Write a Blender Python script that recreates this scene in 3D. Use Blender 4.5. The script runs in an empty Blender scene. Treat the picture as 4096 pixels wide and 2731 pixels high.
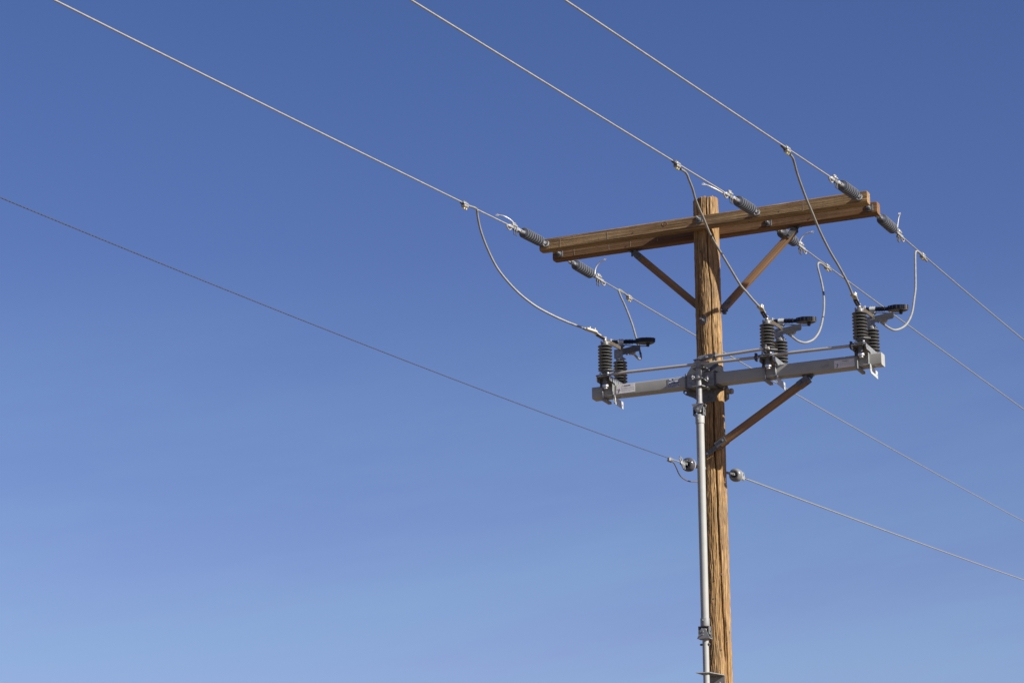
import bpy, bmesh, math, random
import numpy as np
from mathutils import Vector, Matrix

# ------------------------------------------------------------------ camera, world, sun
SC = bpy.context.scene
COL = SC.collection
rad = math.radians

F_PX, PITCH, ROLL, YAW = 9766.57, 0.284895, -0.002810, -0.432430
CAM = Vector((6.9754, -19.2025, -0.6286))
fw = Vector((math.sin(YAW) * math.cos(PITCH), math.cos(YAW) * math.cos(PITCH), math.sin(PITCH)))
rt = Vector((math.cos(YAW), -math.sin(YAW), 0.0))
up = rt.cross(fw)
r2 = rt * math.cos(ROLL) + up * math.sin(ROLL)
u2 = -rt * math.sin(ROLL) + up * math.cos(ROLL)
cd = bpy.data.cameras.new('camera')
cd.sensor_width = 36.0
cd.lens = F_PX / 4096.0 * 36.0
cd.clip_start = 0.1
cd.clip_end = 12000.0
cam = bpy.data.objects.new('camera', cd)
COL.objects.link(cam)
cam.matrix_world = Matrix(((r2.x, u2.x, -fw.x, CAM.x), (r2.y, u2.y, -fw.y, CAM.y), (r2.z, u2.z, -fw.z, CAM.z), (0, 0, 0, 1)))
SC.camera = cam

SUN = Vector((1.0, -0.158, 0.567)).normalized()
SUN_EL = math.asin(SUN.z)
SUN_AZ = math.atan2(SUN.x, SUN.y)          # from +Y towards +X
W = bpy.data.worlds.new('World')
SC.world = W
W.use_nodes = True
wn = W.node_tree
sky = wn.nodes.new('ShaderNodeTexSky')
sky.sky_type = 'NISHITA'
sky.sun_disc = False
sky.sun_elevation = SUN_EL
sky.sun_rotation = SUN_AZ
sky.altitude = 1500.0
sky.air_density = 1.0
sky.dust_density = 1.0
sky.ozone_density = 1.0
bg = wn.nodes['Background']
bg.inputs[1].default_value = 0.050
# thin cirrus veils low in the sky
tc = wn.nodes.new('ShaderNodeTexCoord')
def vdot(vec):
    n = wn.nodes.new('ShaderNodeVectorMath'); n.operation = 'DOT_PRODUCT'
    n.inputs[1].default_value = vec
    wn.links.new(tc.outputs['Generated'], n.inputs[0])
    return n.outputs['Value']
mp = wn.nodes.new('ShaderNodeCombineXYZ')        # long streaks that climb gently to the right
wn.links.new(vdot((2.2, 1.0, 0.0)), mp.inputs[0])
wn.links.new(vdot((-1.55, -0.72, 11.0)), mp.inputs[1])
wn.links.new(vdot((-0.5, 1.1, 0.0)), mp.inputs[2])
nz = wn.nodes.new('ShaderNodeTexNoise')
nz.inputs['Scale'].default_value = 1.6
nz.inputs['Detail'].default_value = 5.0
nz.inputs['Roughness'].default_value = 0.6
cr = wn.nodes.new('ShaderNodeMapRange')
cr.inputs[1].default_value = 0.38
cr.inputs[2].default_value = 0.72
cr.inputs[3].default_value = 0.20
cr.inputs[4].default_value = 0.56
sep = wn.nodes.new('ShaderNodeSeparateXYZ')
hz = wn.nodes.new('ShaderNodeMapRange')
hz.inputs[1].default_value = 0.14
hz.inputs[2].default_value = 0.315
hz.inputs[3].default_value = 1.0
hz.inputs[4].default_value = 0.0
mul = wn.nodes.new('ShaderNodeMath')
mul.operation = 'MULTIPLY'
mix = wn.nodes.new('ShaderNodeMix')
mix.data_type = 'RGBA'
mix.inputs[7].default_value = (2.65, 4.75, 6.85, 1.0)
hsv = wn.nodes.new('ShaderNodeHueSaturation')
hsv.inputs['Hue'].default_value = 0.5
hsv.inputs['Saturation'].default_value = 1.3
hsv.inputs['Value'].default_value = 1.0
wb = wn.nodes.new('ShaderNodeMix')           # white balance of the sky
wb.data_type = 'RGBA'
wb.blend_type = 'MULTIPLY'
wb.inputs[0].default_value = 1.0
wb.inputs[7].default_value = (1.385, 0.928, 1.125, 1.0)
L = wn.links.new
L(mp.outputs[0], nz.inputs['Vector']); L(nz.outputs[0], cr.inputs[0])
L(tc.outputs['Generated'], sep.inputs[0]); L(sep.outputs[2], hz.inputs[0])
L(cr.outputs[0], mul.inputs[0]); L(hz.outputs[0], mul.inputs[1]); L(mul.outputs[0], mix.inputs[0])
L(sky.outputs[0], hsv.inputs['Color']); L(hsv.outputs[0], wb.inputs[6]); L(wb.outputs[2], mix.inputs[6]); L(mix.outputs[2], bg.inputs[0])

sl = bpy.data.lights.new('sun', 'SUN')
sl.energy = 5.0
sl.angle = rad(0.5)
sl.color = (1.0, 0.95, 0.86)
so = bpy.data.objects.new('sun', sl)
COL.objects.link(so)
so.rotation_euler = SUN.to_track_quat('Z', 'Y').to_euler()
SC.view_settings.view_transform = 'Standard'
SC.view_settings.look = 'None'
SC.view_settings.exposure = 1.0
SC.view_settings.gamma = 1.0
SC.cycles.max_bounces = 6

# ------------------------------------------------------------------ materials
def new_mat(name):
    m = bpy.data.materials.new(name)
    m.use_nodes = True
    return m, m.node_tree, m.node_tree.nodes['Principled BSDF']

def plain(name, col, rough=0.5, metal=0.0, var=0.12, scale=30.0, bump=0.0, spec=None, stain=None, stain_amt=0.0, stain_scale=9.0):
    m, nt, b = new_mat(name)
    b.inputs['Roughness'].default_value = rough
    b.inputs['Metallic'].default_value = metal
    if spec is not None:
        b.inputs['Specular IOR Level'].default_value = spec
    t = nt.nodes.new('ShaderNodeTexCoord')
    n = nt.nodes.new('ShaderNodeTexNoise')
    n.inputs['Scale'].default_value = scale
    n.inputs['Detail'].default_value = 6.0
    r = nt.nodes.new('ShaderNodeValToRGB')
    r.color_ramp.elements[0].position = 0.3
    r.color_ramp.elements[1].position = 0.72
    r.color_ramp.elements[0].color = tuple(c * (1 - var) for c in col) + (1,)
    r.color_ramp.elements[1].color = tuple(min(1, c * (1 + var)) for c in col) + (1,)
    nt.links.new(t.outputs['Object'], n.inputs['Vector'])
    nt.links.new(n.outputs[0], r.inputs[0])
    out = r.outputs[0]
    if stain:
        n2 = nt.nodes.new('ShaderNodeTexNoise')
        n2.inputs['Scale'].default_value = stain_scale
        n2.inputs['Detail'].default_value = 8.0
        n2.inputs['Roughness'].default_value = 0.7
        mr = nt.nodes.new('ShaderNodeMapRange')
        mr.inputs[1].default_value = 0.68 - stain_amt
        mr.inputs[2].default_value = 0.74 - stain_amt
        mx = nt.nodes.new('ShaderNodeMix'); mx.data_type = 'RGBA'
        mx.inputs[7].default_value = tuple(stain) + (1,)
        nt.links.new(t.outputs['Object'], n2.inputs['Vector'])
        nt.links.new(n2.outputs[0], mr.inputs[0])
        nt.links.new(mr.outputs[0], mx.inputs[0])
        nt.links.new(out, mx.inputs[6])
        out = mx.outputs[2]
    nt.links.new(out, b.inputs['Base Color'])
    if bump > 0:
        bp = nt.nodes.new('ShaderNodeBump')
        bp.inputs['Strength'].default_value = bump
        bp.inputs['Distance'].default_value = 0.002
        nt.links.new(n.outputs[0], bp.inputs['Height'])
        nt.links.new(bp.outputs[0], b.inputs['Normal'])
    return m

def wood(name, axis, dark, mid, light, fine=70.0, along=1.6, rough=0.8, bump=0.5, knots=True, streak=(0.05, 0.03, 0.018), rings=0.0):
    m, nt, b = new_mat(name)
    b.inputs['Roughness'].default_value = rough
    b.inputs['Specular IOR Level'].default_value = 0.2
    t = nt.nodes.new('ShaderNodeTexCoord')
    def stretched(a, c, detail, scale=1.0, rough_=0.55):
        mpn = nt.nodes.new('ShaderNodeMapping')
        sc = [c, c, c]; sc[axis] = a
        mpn.inputs['Scale'].default_value = sc
        n = nt.nodes.new('ShaderNodeTexNoise')
        n.inputs['Scale'].default_value = scale
        n.inputs['Detail'].default_value = detail
        n.inputs['Roughness'].default_value = rough_
        n.inputs['Distortion'].default_value = 0.7
        nt.links.new(t.outputs['Object'], mpn.inputs[0])
        nt.links.new(mpn.outputs[0], n.inputs['Vector'])
        return n
    n1 = stretched(along, fine, 6.0)
    r = nt.nodes.new('ShaderNodeValToRGB')
    e = r.color_ramp.elements
    e[0].position = 0.30; e[0].color = dark + (1,)
    e[1].position = 0.74; e[1].color = light + (1,)
    k = e.new(0.5); k.color = mid + (1,)
    nt.links.new(n1.outputs[0], r.inputs[0])
    # broad weathering streaks along the grain
    n2 = stretched(along * 0.5, fine * 0.16, 4.0)
    mr = nt.nodes.new('ShaderNodeMapRange')
    mr.inputs[1].default_value = 0.52; mr.inputs[2].default_value = 0.76
    mr.inputs[3].default_value = 0.0; mr.inputs[4].default_value = 0.55
    nt.links.new(n2.outputs[0], mr.inputs[0])
    mx = nt.nodes.new('ShaderNodeMix'); mx.data_type = 'RGBA'
    mx.inputs[7].default_value = streak + (1,)
    nt.links.new(mr.outputs[0], mx.inputs[0])
    nt.links.new(r.outputs[0], mx.inputs[6])
    out = mx.outputs[2]
    # blotchy weathering: patches greyed by the sun and patches still resinous
    n5 = stretched(1.7, 5.0, 5.0, 1.0, 0.65)
    for lo, hi, amt, colr in ((0.50, 0.66, 0.55, streak), (0.50, 0.36, 0.45, tuple(min(1, c * f) for c, f in zip(mid, (1.15, 1.0, 0.75))))):
        q = nt.nodes.new('ShaderNodeMapRange')
        q.inputs[1].default_value = lo; q.inputs[2].default_value = hi
        q.inputs[3].default_value = 0.0; q.inputs[4].default_value = amt
        nt.links.new(n5.outputs[0], q.inputs[0])
        qx = nt.nodes.new('ShaderNodeMix'); qx.data_type = 'RGBA'
        qx.inputs[7].default_value = tuple(colr) + (1,)
        nt.links.new(q.outputs[0], qx.inputs[0]); nt.links.new(out, qx.inputs[6])
        out = qx.outputs[2]
    # hair-thin dark checks
    n3 = stretched(along * 1.3, fine * 1.7, 3.0)
    mr3 = nt.nodes.new('ShaderNodeMapRange')
    mr3.inputs[1].default_value = 0.62; mr3.inputs[2].default_value = 0.70
    mr3.inputs[3].default_value = 0.0; mr3.inputs[4].default_value = 0.75
    nt.links.new(n3.outputs[0], mr3.inputs[0])
    mx3 = nt.nodes.new('ShaderNodeMix'); mx3.data_type = 'RGBA'
    mx3.inputs[7].default_value = tuple(c * 0.35 for c in dark) + (1,)
    nt.links.new(mr3.outputs[0], mx3.inputs[0]); nt.links.new(out, mx3.inputs[6])
    out = mx3.outputs[2]
    if knots:
        mpv = nt.nodes.new('ShaderNodeMapping')
        scv = [7.0, 7.0, 7.0]; scv[axis] = 3.4
        mpv.inputs['Scale'].default_value = scv
        v = nt.nodes.new('ShaderNodeTexVoronoi')
        v.inputs['Scale'].default_value = 1.0
        nt.links.new(t.outputs['Object'], mpv.inputs[0]); nt.links.new(mpv.outputs[0], v.inputs['Vector'])
        mk = nt.nodes.new('ShaderNodeMapRange')
        mk.inputs[1].default_value = 0.035; mk.inputs[2].default_value = 0.075
        mk.inputs[3].default_value = 0.85; mk.inputs[4].default_value = 0.0
        nt.links.new(v.outputs['Distance'], mk.inputs[0])
        mx4 = nt.nodes.new('ShaderNodeMix'); mx4.data_type = 'RGBA'
        mx4.inputs[7].default_value = (0.045, 0.026, 0.016, 1)
        nt.links.new(mk.outputs[0], mx4.inputs[0]); nt.links.new(out, mx4.inputs[6])
        out = mx4.outputs[2]
    nt.links.new(out, b.inputs['Base Color'])
    ad = nt.nodes.new('ShaderNodeMath'); ad.operation = 'SUBTRACT'
    nt.links.new(n1.outputs[0], ad.inputs[0]); nt.links.new(mr3.outputs[0], ad.inputs[1])
    bp = nt.nodes.new('ShaderNodeBump')
    bp.inputs['Strength'].default_value = bump
    bp.inputs['Distance'].default_value = 0.004
    nt.links.new(ad.outputs[0], bp.inputs['Height'])
    nt.links.new(bp.outputs[0], b.inputs['Normal'])
    return m

M = {}
M['pole'] = wood('weathered_pole_wood', 2, (0.078, 0.050, 0.027), (0.215, 0.132, 0.058), (0.50, 0.335, 0.155), fine=105, along=4.6, bump=1.0, streak=(0.11, 0.075, 0.046))
M['arm_front'] = wood('weathered_arm_wood', 0, (0.075, 0.048, 0.024), (0.225, 0.148, 0.073), (0.45, 0.32, 0.175), fine=95, along=1.6, bump=0.9, knots=False, streak=(0.13, 0.068, 0.032))
M['arm_rear'] = wood('brown_arm_wood', 0, (0.075, 0.043, 0.022), (0.155, 0.090, 0.045), (0.245, 0.148, 0.078), fine=70, along=1.4, bump=0.6, knots=False, streak=(0.12, 0.055, 0.027))
M['brace'] = wood('brace_wood', 2, (0.115, 0.066, 0.034), (0.20, 0.120, 0.062), (0.28, 0.172, 0.094), fine=60, along=1.2, bump=0.4, knots=False, streak=(0.22, 0.105, 0.05))
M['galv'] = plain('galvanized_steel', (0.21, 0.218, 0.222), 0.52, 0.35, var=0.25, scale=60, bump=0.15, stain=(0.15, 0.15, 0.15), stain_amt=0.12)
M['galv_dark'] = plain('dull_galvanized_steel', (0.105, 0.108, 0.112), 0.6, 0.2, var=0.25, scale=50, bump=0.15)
M['paint'] = plain('grey_painted_steel', (0.270, 0.268, 0.245), 0.5, 0.0, var=0.05, scale=14, stain=(0.215, 0.21, 0.19), stain_amt=0.06, stain_scale=5)
M['bright'] = plain('bright_galvanized_plate', (0.42, 0.435, 0.43), 0.45, 0.2, var=0.12, scale=40, stain=(0.30, 0.31, 0.31), stain_amt=0.10)
M['dark_galv'] = plain('shade_tinted_galvanized_plate', (0.072, 0.075, 0.080), 0.55, 0.2, var=0.2, scale=50)  # darker galvanized copy: shade on the side wings painted into the base colour
M['dark_steel'] = plain('dark_steel', (0.065, 0.065, 0.068), 0.5, 0.3, var=0.3, scale=60)
M['alu'] = plain('bright_aluminium', (0.33, 0.33, 0.32), 0.48, 0.45, var=0.12, scale=60)
M['collar'] = plain('collar_aluminium', (0.56, 0.56, 0.55), 0.25, 0.6, var=0.08, scale=60)
M['polymer'] = plain('grey_silicone_rubber', (0.050, 0.057, 0.072), 0.5, 0.0, var=0.15, scale=35, stain=(0.082, 0.088, 0.10), stain_amt=0.06)
# chalked rims of the rubber sheds, their sunlit brightness also put into the colour
_nt = M['polymer'].node_tree; _b = _nt.nodes['Principled BSDF']
_src = _b.inputs['Base Color'].links[0].from_socket
_tc = _nt.nodes.new('ShaderNodeTexCoord'); _mu = _nt.nodes.new('ShaderNodeVectorMath'); _mu.operation = 'MULTIPLY'; _mu.inputs[1].default_value = (1, 1, 0)
_ln = _nt.nodes.new('ShaderNodeVectorMath'); _ln.operation = 'LENGTH'
_mr = _nt.nodes.new('ShaderNodeMapRange'); _mr.inputs[1].default_value = 0.0450; _mr.inputs[2].default_value = 0.0468
_mx = _nt.nodes.new('ShaderNodeMix'); _mx.data_type = 'RGBA'; _mx.inputs[7].default_value = (0.19, 0.20, 0.215, 1)
_nt.links.new(_tc.outputs['Object'], _mu.inputs[0]); _nt.links.new(_mu.outputs[0], _ln.inputs[0]); _nt.links.new(_ln.outputs['Value'], _mr.inputs[0])
_nt.links.new(_mr.outputs[0], _mx.inputs[0]); _nt.links.new(_src, _mx.inputs[6]); _nt.links.new(_mx.outputs[2], _b.inputs['Base Color'])
M['polymer2'] = plain('light_grey_epoxy', (0.078, 0.080, 0.080), 0.45, 0.0, var=0.1, scale=30, stain=(0.105, 0.104, 0.098), stain_amt=0.08)
M['porcelain'] = plain('grey_glazed_porcelain', (0.058, 0.058, 0.064), 0.16, 0.0, var=0.06, scale=10)
M['porcelain_light'] = plain('pale_glazed_porcelain', (0.34, 0.35, 0.35), 0.14, 0.0, var=0.06, scale=10)
M['porcelain_mid'] = plain('mid_grey_porcelain', (0.15, 0.155, 0.157), 0.25, 0.0, var=0.08, scale=12)
M['black'] = plain('black_moulded_plastic', (0.008, 0.008, 0.008), 0.38, 0.0, var=0.3, scale=50, spec=0.3)
M['boxunder'] = plain('black_brown_plastic', (0.05, 0.042, 0.03), 0.5, 0.0, var=0.2, scale=40)
M['connector'] = plain('dull_connector_alloy', (0.25, 0.25, 0.245), 0.5, 0.25, var=0.15, scale=60)
M['brass'] = plain('yellow_zinc_bolt', (0.60, 0.50, 0.22), 0.25, 0.9, var=0.1, scale=60)
M['copper'] = plain('tarnished_copper_bar', (0.105, 0.085, 0.055), 0.5, 0.3, var=0.35, scale=60, stain=(0.10, 0.06, 0.04), stain_amt=0.12)
M['tin'] = plain('tinned_terminal', (0.42, 0.39, 0.32), 0.45, 0.3, var=0.12, scale=60, stain=(0.38, 0.35, 0.28), stain_amt=0.10)
M['rod'] = plain('beige_fibreglass_rod', (0.33, 0.318, 0.285), 0.45, 0.0, var=0.08, scale=14, stain=(0.16, 0.07, 0.025), stain_amt=-0.02, stain_scale=7)
M['pipe'] = plain('pale_galvanized_pipe', (0.255, 0.262, 0.252), 0.62, 0.03, var=0.06, scale=12, stain=(0.27, 0.278, 0.27), stain_amt=0.12, stain_scale=18)
M['cast'] = plain('grey_cast_fitting', (0.21, 0.214, 0.212), 0.55, 0.2, var=0.15, scale=45, bump=0.2)
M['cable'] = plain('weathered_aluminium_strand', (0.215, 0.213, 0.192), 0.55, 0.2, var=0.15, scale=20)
M['cable_front'] = plain('sun_tinted_aluminium_strand', (0.30, 0.285, 0.25), 0.5, 0.2, var=0.15, scale=20)  # paler copy of the strand: sunlight on the near spans put into its colour
M['cable_bright'] = plain('clean_aluminium_strand', (0.48, 0.48, 0.46), 0.42, 0.35, var=0.1, scale=60)
M['steelwire'] = plain('dull_steel_wire', (0.06, 0.064, 0.064), 0.5, 0.3, var=0.1, scale=20)
M['groundlead'] = plain('brown_copper_lead', (0.12, 0.092, 0.062), 0.55, 0.2, var=0.4, scale=12)
M['tape'] = plain('black_tape', (0.02, 0.02, 0.02), 0.4)
M['label'] = plain('white_decal', (0.60, 0.585, 0.58), 0.5, 0.0, var=0.05, scale=30)
M['plate_blue'] = plain('navy_name_plate', (0.03, 0.04, 0.085), 0.4, 0.0, var=0.1, scale=30)
M['ink'] = plain('black_ink', (0.03, 0.03, 0.035), 0.6)
M['ink_grey'] = plain('grey_print', (0.42, 0.41, 0.41), 0.6)
M['ink_white'] = plain('white_print', (0.62, 0.64, 0.70), 0.5)
M['chalk'] = plain('pale_scuff', (0.36, 0.29, 0.21), 0.8)
M['knot'] = plain('dark_knot_wood', (0.075, 0.045, 0.025), 0.8, 0.0, var=0.4, scale=90)
M['ground'] = plain('dry_sandy_soil', (0.15, 0.112, 0.068), 0.95, 0.0, var=0.25, scale=0.6, bump=0.0)

# ------------------------------------------------------------------ mesh helper
def V(*a):
    return Vector(a)

def frame_from(d):
    d = Vector(d).normalized()
    a = Vector((0, 0, 1)) if abs(d.z) < 0.9 else Vector((1, 0, 0))
    x = a.cross(d).normalized()
    return Matrix((x, d.cross(x), d)).transposed()      # columns x, y, d

class MB:
    def __init__(self):
        self.bm = bmesh.new()
    def box(self, c, s, R=None, bevel=0.0):
        mat = Matrix.Translation(Vector(c)) @ ((R.to_4x4()) if R is not None else Matrix.Identity(4)) @ Matrix.Diagonal(Vector((s[0], s[1], s[2], 1)))
        g = bmesh.ops.create_cube(self.bm, size=1.0, matrix=mat)
        if bevel > 0:
            ed = list({e for v in g['verts'] for e in v.link_edges})
            bmesh.ops.bevel(self.bm, geom=ed, offset=bevel, segments=1, affect='EDGES')
        return self
    def bar(self, p0, p1, w, h, upv=(0, 0, 1), bevel=0.0):
        p0 = Vector(p0); p1 = Vector(p1)
        d = (p1 - p0); n = d.normalized()
        s = Vector(upv).cross(n).normalized()
        u = n.cross(s)
        R = Matrix((n, s, u)).transposed()
        return self.box((p0 + p1) / 2, (d.length, w, h), R, bevel)
    def lathe(self, prof, p0, d, seg=24):
        p0 = Vector(p0); Fm = frame_from(d)
        rings = []
        for (s, r) in prof:
            if r < 1e-6:
                rings.append([self.bm.verts.new(p0 + Fm @ Vector((0, 0, s)))])
            else:
                rings.append([self.bm.verts.new(p0 + Fm @ Vector((r * math.cos(2 * math.pi * i / seg), r * math.sin(2 * math.pi * i / seg), s))) for i in range(seg)])
        for a, b in zip(rings[:-1], rings[1:]):
            for i in range(seg):
                j = (i + 1) % seg
                if len(a) == 1 and len(b) == 1:
                    continue
                if len(a) == 1:
                    self.bm.faces.new((a[0], b[j], b[i]))
                elif len(b) == 1:
                    self.bm.faces.new((a[i], a[j], b[0]))
                else:
                    self.bm.faces.new((a[i], a[j], b[j], b[i]))
        for ring, flip in ((rings[0], True), (rings[-1], False)):
            if len(ring) > 1:
                self.bm.faces.new(ring[::-1] if flip else ring)
        return self
    def cyl(self, p0, p1, r, seg=16, ch=0.0):
        p0 = Vector(p0); d = Vector(p1) - p0; l = d.length
        if ch > 0:
            pr = [(0, r - ch), (ch, r), (l - ch, r), (l, r - ch)]
        else:
            pr = [(0, r), (l, r)]
        return self.lathe(pr, p0, d, seg)
    def hexnut(self, c, d, r, h):
        d = Vector(d).normalized()
        return self.cyl(Vector(c), Vector(c) + d * h, r, 6)
    def tube(self, pts, r, seg=10, lobes=0, lay=0.2, amp=0.12, step=None, caps=True):
        pts = [Vector(p) for p in pts]
        if step:
            pts = resample(pts, step)
        n = len(pts)
        P = np.array([p[:] for p in pts])
        T = np.gradient(P, axis=0)
        T /= np.linalg.norm(T, axis=1)[:, None]
        s = np.concatenate([[0], np.cumsum(np.linalg.norm(np.diff(P, axis=0), axis=1))])
        a = np.array([0, 0, 1.0]) if abs(T[0][2]) < 0.9 else np.array([1.0, 0, 0])
        u = np.cross(a, T[0]); u /= np.linalg.norm(u)
        if lobes:
            seg = lobes * 3
        th = np.arange(seg) * 2 * np.pi / seg
        verts = []
        for i in range(n):
            u = u - T[i] * np.dot(u, T[i]); u /= np.linalg.norm(u)
            v = np.cross(T[i], u)
            ang = th + (2 * np.pi * s[i] / lay if lobes else 0)
            rr = r * (1 - amp * (0.5 + 0.5 * np.cos(lobes * th))) if lobes else np.full(seg, r)
            ring = P[i] + (rr * np.cos(ang))[:, None] * u + (rr * np.sin(ang))[:, None] * v
            verts.append([self.bm.verts.new(q) for q in ring])
        for a_, b_ in zip(verts[:-1], verts[1:]):
            for i in range(seg):
                j = (i + 1) % seg
                self.bm.faces.new((a_[i], a_[j], b_[j], b_[i]))
        if caps:
            self.bm.faces.new(verts[0][::-1]); self.bm.faces.new(verts[-1])
        return self
    def plate(self, outline, origin, eu, ev, th, holes=()):
        """flat plate with real holes: outline in (u, v), thickness th along eu x ev"""
        origin = Vector(origin); eu = Vector(eu); ev = Vector(ev); en = eu.cross(ev).normalized()
        loops = [list(outline)] + [[(hx + hr * math.cos(2 * math.pi * i / 14), hy + hr * math.sin(2 * math.pi * i / 14)) for i in range(14)] for (hx, hy, hr) in holes]
        edges = []
        for lp in loops:
            vs = [self.bm.verts.new(origin + eu * a + ev * b) for a, b in lp]
            edges += [self.bm.edges.new((vs[i], vs[(i + 1) % len(vs)])) for i in range(len(vs))]
        g = bmesh.ops.triangle_fill(self.bm, edges=edges, use_beauty=True, use_dissolve=False, normal=en)
        faces = [f for f in g['geom'] if isinstance(f, bmesh.types.BMFace)]
        ex = bmesh.ops.extrude_face_region(self.bm, geom=faces)
        bmesh.ops.translate(self.bm, vec=en * th, verts=[v for v in ex['geom'] if isinstance(v, bmesh.types.BMVert)])
        return self
    def build(self, name, mat, parent=None, sharp=32.0, world=None):
        bm = self.bm
        bmesh.ops.recalc_face_normals(bm, faces=bm.faces)
        lim = rad(sharp)
        for f in bm.faces:
            f.smooth = True
        for e in bm.edges:
            if len(e.link_faces) == 2:
                e.smooth = e.calc_face_angle(0.0) < lim
        me = bpy.data.meshes.new(name)
        if world is not None:
            bm.transform(Matrix.Translation(-Vector(world)))
        bm.to_mesh(me); bm.free()
        me.materials.append(mat)
        o = bpy.data.objects.new(name, me)
        COL.objects.link(o)
        if parent is not None:
            o.parent = parent
        return o

def resample(pts, step):
    """Catmull-Rom through the points, sampled at equal steps"""
    P = [Vector(p) for p in pts]
    Q = [P[0] * 2 - P[1]] + P + [P[-1] * 2 - P[-2]]
    dense = []
    for i in range(1, len(Q) - 2):
        p0, p1, p2, p3 = Q[i - 1], Q[i], Q[i + 1], Q[i + 2]
        k = max(2, int((p2 - p1).length / step * 2) + 1)
        for j in range(k):
            t = j / k
            dense.append(0.5 * ((2 * p1) + (p2 - p0) * t + (2 * p0 - 5 * p1 + 4 * p2 - p3) * t * t + (3 * p1 - p0 - 3 * p2 + p3) * t ** 3))
    dense.append(P[-1])
    A = np.array([d[:] for d in dense])
    s = np.concatenate([[0], np.cumsum(np.linalg.norm(np.diff(A, axis=0), axis=1))])
    n = max(2, int(s[-1] / step) + 1)
    t = np.linspace(0, s[-1], n)
    return [Vector((np.interp(x, s, A[:, 0]), np.interp(x, s, A[:, 1]), np.interp(x, s, A[:, 2]))) for x in t]

def tag(o, label, cat, group=None):
    o['label'] = label; o['category'] = cat
    if group:
        o['group'] = group
    return o

def thing(name, label, cat, loc=(0, 0, 0), R=None, group=None):
    o = bpy.data.objects.new(name, None)
    o.empty_display_size = 0.05
    COL.objects.link(o)
    o.location = loc
    if R is not None:
        o.rotation_euler = R.to_euler()
    return tag(o, label, cat, group)

def dup(root, label, loc, R=None):
    r = root.copy(); COL.objects.link(r); r.location = loc
    if R is not None:
        r.rotation_euler = R.to_euler()
    r['label'] = label
    for ch in list(root.children):
        c = ch.copy(); COL.objects.link(c); c.parent = r
        for g in ch.children:
            d = g.copy(); COL.objects.link(d); d.parent = c
    return r

def lettering(text, size, origin, eu, ev, mat, name, parent, align='LEFT', extrude=0.0006, bold=0.0):
    cu = bpy.data.curves.new(name, 'FONT')
    cu.body = text; cu.size = size; cu.extrude = extrude; cu.align_x = align; cu.offset = bold
    tmp = bpy.data.objects.new(name + '_curve', cu)
    COL.objects.link(tmp)
    dg = bpy.context.evaluated_depsgraph_get()
    dg.update()
    me = bpy.data.meshes.new_from_object(tmp.evaluated_get(dg))
    bpy.data.objects.remove(tmp); bpy.data.curves.remove(cu)
    eu = Vector(eu); ev = Vector(ev); en = eu.cross(ev)
    m4 = Matrix((eu, ev, en)).transposed().to_4x4(); m4.translation = Vector(origin)
    me.transform(m4)
    me.materials.clear(); me.materials.append(mat)
    me.name = name
    o = bpy.data.objects.new(name, me); COL.objects.link(o); o.parent = parent
    return o

# ------------------------------------------------------------------ ground (a slope that climbs along the line)
GZ, GS = -2.25, 0.045        # height at the camera's y, slope along +Y
def ground_z(x, y):
    return GZ + GS * max(-400.0, min(900.0, (y + 19.2)))
gm = MB()
ys = [-3000, -420, -60, -30, -10, 0, 10, 30, 80, 250, 900, 3000]
xs = [-3000, -600, -100, -30, -10, 0, 10, 30, 100, 600, 3000]
gv = [[gm.bm.verts.new((x, y, ground_z(x, y))) for x in xs] for y in ys]
for i in range(len(ys) - 1):
    for j in range(len(xs) - 1):
        gm.bm.faces.new((gv[i][j], gv[i][j + 1], gv[i + 1][j + 1], gv[i + 1][j]))
go = gm.build('ground', M['ground'])
go['kind'] = 'structure'
POLE_BASE = ground_z(0, 0)

# ------------------------------------------------------------------ utility pole
rng = np.random.default_rng(7)
def smooth_noise(n_th, n_z, cells_th, cells_z):
    g = rng.standard_normal((cells_z + 2, cells_th))
    g = np.concatenate([g, g[:, :1]], 1)
    th = np.linspace(0, cells_th, n_th, endpoint=False)
    z = np.linspace(0, cells_z, n_z)
    i = th.astype(int); f = th - i; f = f * f * (3 - 2 * f)
    k = z.astype(int); h = z - k; h = h * h * (3 - 2 * h)
    a = g[k][:, i] * (1 - f) + g[k][:, i + 1] * f
    b = g[k + 1][:, i] * (1 - f) + g[k + 1][:, i + 1] * f
    return a * (1 - h)[:, None] + b * h[:, None]

ZT = 6.634
def pole_r(z):
    return 0.109 + (6.6 - z) * 0.0030
NT, NZ = 320, 760
zz = np.concatenate([np.linspace(POLE_BASE - 1.2, 2.0, 40, endpoint=False), np.linspace(2.0, ZT - 0.012, NZ - 40)])
th = np.arange(NT) * 2 * np.pi / NT
disp = 0.0016 * smooth_noise(NT, NZ, 9, 10) + 0.0006 * smooth_noise(NT, NZ, 40, 30) + 0.0010 * smooth_noise(NT, NZ, 120, 64) + 0.0009 * smooth_noise(NT, NZ, 158, 120)
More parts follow.
